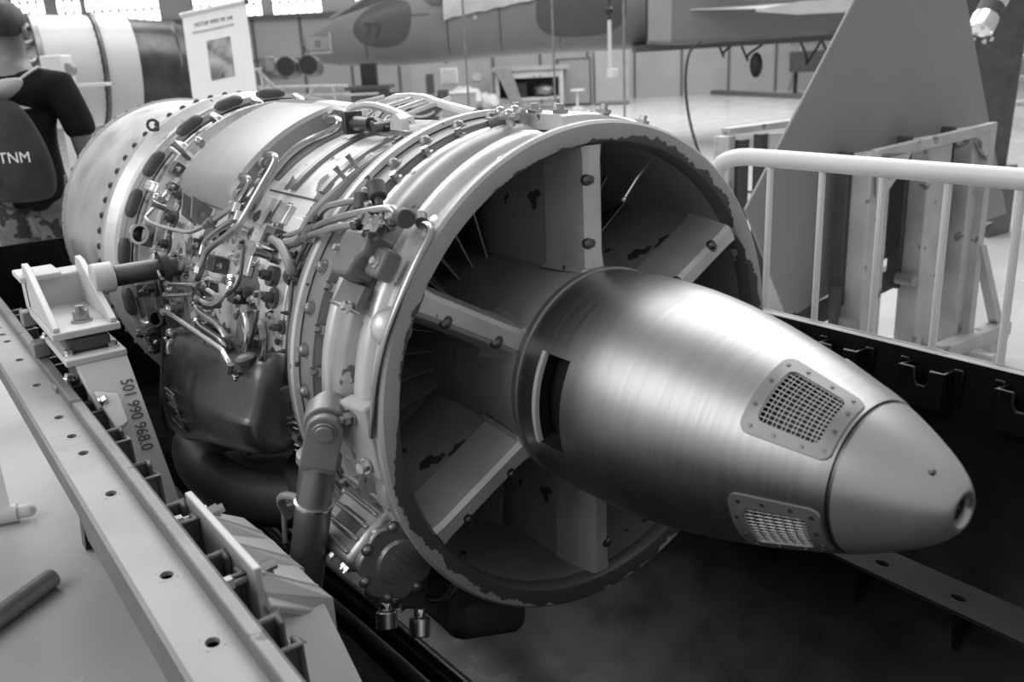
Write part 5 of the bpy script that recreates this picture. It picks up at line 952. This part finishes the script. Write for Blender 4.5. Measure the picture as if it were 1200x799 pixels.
# hanging lines and tools under the aircraft
hl_ = [('cable', 'long black cable sagging from the aircraft down to the floor', [(-5.62, 6.30, .47), (-5.66, 6.15, .38), (-5.60, 6.05, .0), (-5.45, 6.02, -.45), (-5.25, 6.1, -.93), (-4.9, 6.3, -.98), (-4.4, 6.4, -.985)], .014, 'black')]
for n_, l_, p_, r_, m_ in hl_: tag(mk(n_, MB().tube(p_, r_, 8, 2), m_), l_, 'cable')
ht = thing('hoist_handle', (-7.4, 6.75, -.2), 'white rod with a square handle hanging in front of the aircraft', 'hoist handle')
h0 = V((-7.45, 6.72, .76))
mk('rod', MB().cyl(h0, h0 - V((0, 0, .55)), .022, n=10), 'white_paint', ht); mk('handle', MB().box(h0 - V((-.02, -.02, .60)), (.10, .10, .10)), 'white_paint', ht, bevel=.01)
mk('cord', MB().cyl(h0, h0 + V((0, 0, 5.3)), .012, n=6), 'black', ht); mk('hook', MB().ball(h0 + V((0, 0, .10)), .05), 'black', ht)
for k, p_ in enumerate(((-9.55, 6.05, 0), (-8.75, 6.9, 0), (-8.1, 7.55, 0))):
    tag(mk('lead', MB().cyl(V(p_) + V((0, 0, FZ)), V(p_) + V((0, 0, 6)), .016, n=6), 'cast_metal'), ['thin cable hanging in front of the tarpaulin', 'thin cable hanging in front of the workbench', 'thin cable hanging nearest the hoist handle'][k], 'cable', 'cables hanging before the aircraft')
# ================================================================== FURNITURE ALONG THE FAR SIDE
rotE = Matrix((E_, G_, V((0, 0, 1)))).transposed()
def fb(o, a, b, z, size): return MB().box(o + E_ * a + G_ * b + V((0, 0, z)), size, rotE)
T0 = V((-18.4, 13.75, FZ))
wb = thing('workbench', T0, 'grey workbench with a lower shelf under the aircraft belly', 'workbench')
mk('worktop', fb(T0, .05, 0, 1.03, (1.95, .8, .10)), 'cabinet_grey', wb); mk('apron', fb(T0, 0, 0, .88, (1.72, .7, .16)), 'stand_grey', wb); mk('shelf', fb(T0, 0, 0, .28, (1.72, .7, .06)), 'stand_grey', wb)
mk('back_board', fb(T0, 0, .36, .58, (1.6, .03, .60)), 'black', wb)  # black board added in place of the shade under the worktop
for a in (-.82, .82):
    for b in (-.32, .32): mk('leg', fb(T0, a, b, .5, (.10, .08, 1.0)), 'stand_grey', wb)
tag(mk('dark_case', fb(T0, -.35, 0, .50, (.55, .5, .38)), 'black'), 'dark box on the lower shelf of the workbench', 'box')
tag(mk('striped_bag', MB().ball(T0 + E_ * .35 + V((0, 0, .46)), .22, (1.5, 1, .7)).rough(.03), 'dull_grey'), 'pale bag on the lower shelf of the workbench', 'bag')
cb = thing('cabinet', V((-17.35, 15.7, FZ)), 'light grey steel cabinet right of the workbench', 'cabinet')
c_ = V((-17.35, 15.7, FZ)); mk('cabinet_body', fb(c_, 0, .3, .72, (.92, .6, 1.38)), 'cabinet_grey', cb, bevel=.01); mk('door', fb(c_, 0, -.01, .72, (.84, .02, 1.26)), 'cabinet_grey', cb); mk('plinth', fb(c_, 0, .3, .02, (.86, .5, .05)), 'black', cb)
c2 = thing('dark_cabinet', V((-18.0, 14.95, FZ)), 'dark grey cabinet between the workbench and the light cabinet', 'cabinet'); c_ = V((-18.0, 14.95, FZ)); mk('cabinet_body', fb(c_, 0, .4, .62, (.9, .6, 1.2)), 'aircraft_dark', c2, bevel=.01); mk('door', fb(c_, .0, .09, .62, (.8, .02, 1.1)), 'panel_grey', c2)
bx_ = thing('white_locker', V((-18.9, 18.4, FZ)), 'pale grey locker with a white side standing on a black base', 'locker'); c_ = V((-18.9, 18.4, FZ))
mk('locker_body', fb(c_, 0, .4, .75, (1.0, .8, 1.3)), 'cabinet_grey', bx_, bevel=.01); mk('side_panel', fb(c_, .52, .4, .75, (.06, .84, 1.3)), 'white_paint', bx_); mk('plinth', fb(c_, .02, .4, .06, (1.1, .9, .12)), 'black', bx_)
sl = thing('stool', V((-17.6, 14.75, FZ)), 'small pale stool beside the workbench', 'stool'); c_ = V((-17.6, 14.6, FZ)); mk('seat', fb(c_, .05, -.3, .45, (.34, .3, .04)), 'white_paint', sl); mk('leg', fb(c_, .05, -.3, .22, (.05, .05, .44)), 'white_paint', sl); mk('foot', fb(c_, .05, -.3, .02, (.26, .26, .04)), 'white_paint', sl)
sp = thing('site_cabin', V((-20.3, 11.9, FZ)), 'pale partition with a dark door opening below the aircraft nose', 'partition'); c_ = V((-20.3, 12.0, FZ))
mk('panel', fb(c_, .45, .4, .62, (2.1, .08, 1.24)), 'cabinet_grey', sp); mk('door_gap', fb(c_, -.10, .35, .74, (.20, .03, .50)), 'rubber', sp); mk('frame', fb(c_, .42, .35, .92, (.46, .03, .40)), 'white_paint', sp); mk('pane', fb(c_, .42, .33, .92, (.38, .03, .32)), 'stand_grey', sp); mk('sign', fb(c_, 1.15, .35, .86, (.22, .03, .20)), 'stand_grey', sp)
tag(mk('dust_sheet', MB().ball(V((-18.9, 12.1, FZ + .36)), .38, (1.3, 1, .8)).ball(V((-18.6, 12.5, FZ + .25)), .30, (1.4, 1, .8)).rough(.045), 'tarp'), 'heap of pale sheeting on the floor left of the workbench', 'sheeting')
wc = thing('white_case', V((-18.5, 11.9, FZ)), 'white crate in front of the sheeting left of the workbench', 'crate'); c_ = V((-18.1, 12.3, FZ)); mk('crate_body', fb(c_, -.75, -.2, .28, (.8, .5, .55)), 'cabinet_grey', wc, bevel=.02); mk('lid', fb(c_, -.75, -.2, .57, (.84, .54, .05)), 'white_paint', wc, bevel=.01)
ld = thing('prop_board', V((-18.2, 12.9, FZ)), 'grey board leaning at the left end of the workbench', 'board'); c_ = V((-18.3, 13.05, FZ)); mk('board', MB().slab([c_ + E_ * -.35 + V((0, 0, 1.05)), c_ + E_ * .05 + V((0, 0, 1.05)), c_ + E_ * .38, c_ + E_ * .1], G_, .04), 'dull_grey', ld)
# trolley with curved mudguard under the nose
tr = thing('tow_trolley', (-11.0, 5.6, FZ), 'dark wheeled trolley with a curved mudguard under the aircraft nose', 'trolley')
c_ = V((-11.22, 5.40, FZ)); mk('chassis', fb(c_, .05, 0, .84, (.50, .5, .42)), 'aircraft_dark', tr, bevel=.01); mk('deck', fb(c_, .05, 0, 1.07, (.64, .6, .05)), 'rubber', tr); mk('deck_edge', fb(c_, .0, -.26, .99, (.40, .03, .03)), 'white_paint', tr)
mk('nose_jack', fb(c_, .04, .1, 1.22, (.22, .2, .36)), 'black', tr)
for a in (-.1, .2): mk('support_leg', fb(c_, a, 0, .33, (.06, .06, .66)), 'rubber', tr)
w0 = c_ + E_ * .75 + V((0, 0, .98))
mk('mudguard', MB().slab([w0 + E_ * (.42 * cos(t)) + V((0, 0, .42 * sin(t))) for t in [R(180 + 180 * k / 16) for k in range(17)]] + [w0 + E_ * (.27 * cos(t)) + V((0, 0, .27 * sin(t))) for t in [R(360 - 180 * k / 16) for k in range(17)]], G_, .3), 'aircraft_dark', tr)
mk('mudguard_edge', MB().tube([w0 - G_ * .01 + E_ * (.36 * cos(t)) + V((0, 0, .36 * sin(t))) for t in [R(185 + 120 * k / 12) for k in range(13)]], .014, 6, 0), 'white_paint', tr)
mk('trolley_foot', fb(c_, .75, .15, .30, (.5, .3, .6)), 'aircraft_dark', tr)
# pair of small engines on a tube frame
tw = thing('twin_engine_trolley', (-8.8, 3.3, FZ), 'tube-framed trolley carrying two dark open exhaust pipes side by side', 'trolley')
dv = V((.80, -.45, .05)).normalized()
for p_ in ((-8.93, 3.26, .425), (-8.83, 3.48, .43)):
    p_ = V(p_); mk('exhaust_pipe', MB().spin(p_, -dv, [(.0, .100), (0, .110), (.12, .115), (.5, .12), (.9, .10)], 24), 'fitting_dark', tw); mk('pipe_mouth', MB().spin(p_ + dv * .002, -dv, [(0, .100), (.001, .099), (.06, 0)], 24), 'black', tw)
for a, b in (((-9.15, 3.0, .22), (-8.45, 3.75, .19)), ((-9.2, 3.05, .12), (-8.5, 3.8, .09)), ((-9.05, 3.08, .25), (-8.93, 3.22, FZ)), ((-9.15, 3.0, .42), (-9.0, 3.15, .20)), ((-8.55, 3.62, .2), (-8.50, 3.68, FZ)), ((-8.85, 3.26, -.3), (-8.72, 3.45, .18)), ((-9.22, 2.9, .40), (-9.10, 3.05, .41)), ((-9.1, 3.03, .41), (-9.08, 3.05, FZ))): mk('frame_tube', MB().cyl(a, b, .018, n=8), 'stand_grey', tw)
mk('wheel', MB().cyl((-8.78, 3.30, -.12), (-8.70, 3.24, -.12), .13, n=20), 'rubber', tw); mk('wheel', MB().cyl((-8.72, 3.40, FZ + .13), (-8.64, 3.34, FZ + .13), .13, n=20), 'rubber', tw)
mk('engine_parts', MB().cyl((-9.25, 3.15, .40), (-9.05, 3.3, .40), .13, n=14).box((-9.1, 3.12, .46), (.2, .1, .16)), 'cast_metal', tw, bevel=.01)
# far right: trestles and carts under the wing
for k, (p_, l_) in enumerate((((-15.5, 21.5, FZ), 'slim trestle with sloping legs under the aircraft wing'), ((-12.9, 19.2, FZ), 'trestle at the right beyond the kerb, partly behind the grey fin'))):
    t_ = thing('trestle', p_, l_, 'trestle', 'trestles beyond the kerb'); c_ = V(p_)
    for a, b in ((-.5, -.3), (.5, -.3), (-.5, .3), (.5, .3)): mk('leg', MB().cyl(c_ + E_ * a + G_ * b, c_ + E_ * a * .6 + V((0, 0, 1.25)), .035, n=8), 'dull_grey', t_)
    mk('beam', fb(c_, 0, 0, 1.28, (1.2, .1, .1)), 'dull_grey', t_)
ct = thing('hose_cart', (-14.2, 19.6, FZ), 'low cart with a dark box and a wheel beyond the kerb', 'cart'); c_ = V((-14.2, 19.6, FZ)); mk('box', fb(c_, 0, 0, .85, (.8, .5, .5)), 'rubber', ct); mk('post', fb(c_, -.3, 0, .35, (.08, .08, .7)), 'black', ct); mk('wheel', MB().cyl(c_ + E_ * .3 + V((0, 0, .22)), c_ + E_ * .3 + G_ * .08 + V((0, 0, .22)), .22, n=18), 'rubber', ct); mk('foot', fb(c_, -.35, 0, .04, (.4, .3, .08)), 'black', ct)
sv = thing('shelf_unit', (-3.1, 7.75, FZ), 'grey shelf unit at the far right edge beyond the dark fin', 'shelf'); c_ = V((-3.12, 7.78, FZ))
for z in (.80, 1.02, 1.2): mk('shelf', fb(c_, .12, 0, z, (.5, .3, .03)), 'stand_grey', sv)
for a in (-.1, .35): mk('post', fb(c_, a, 0, .6, (.03, .03, 1.2)), 'stand_grey', sv)
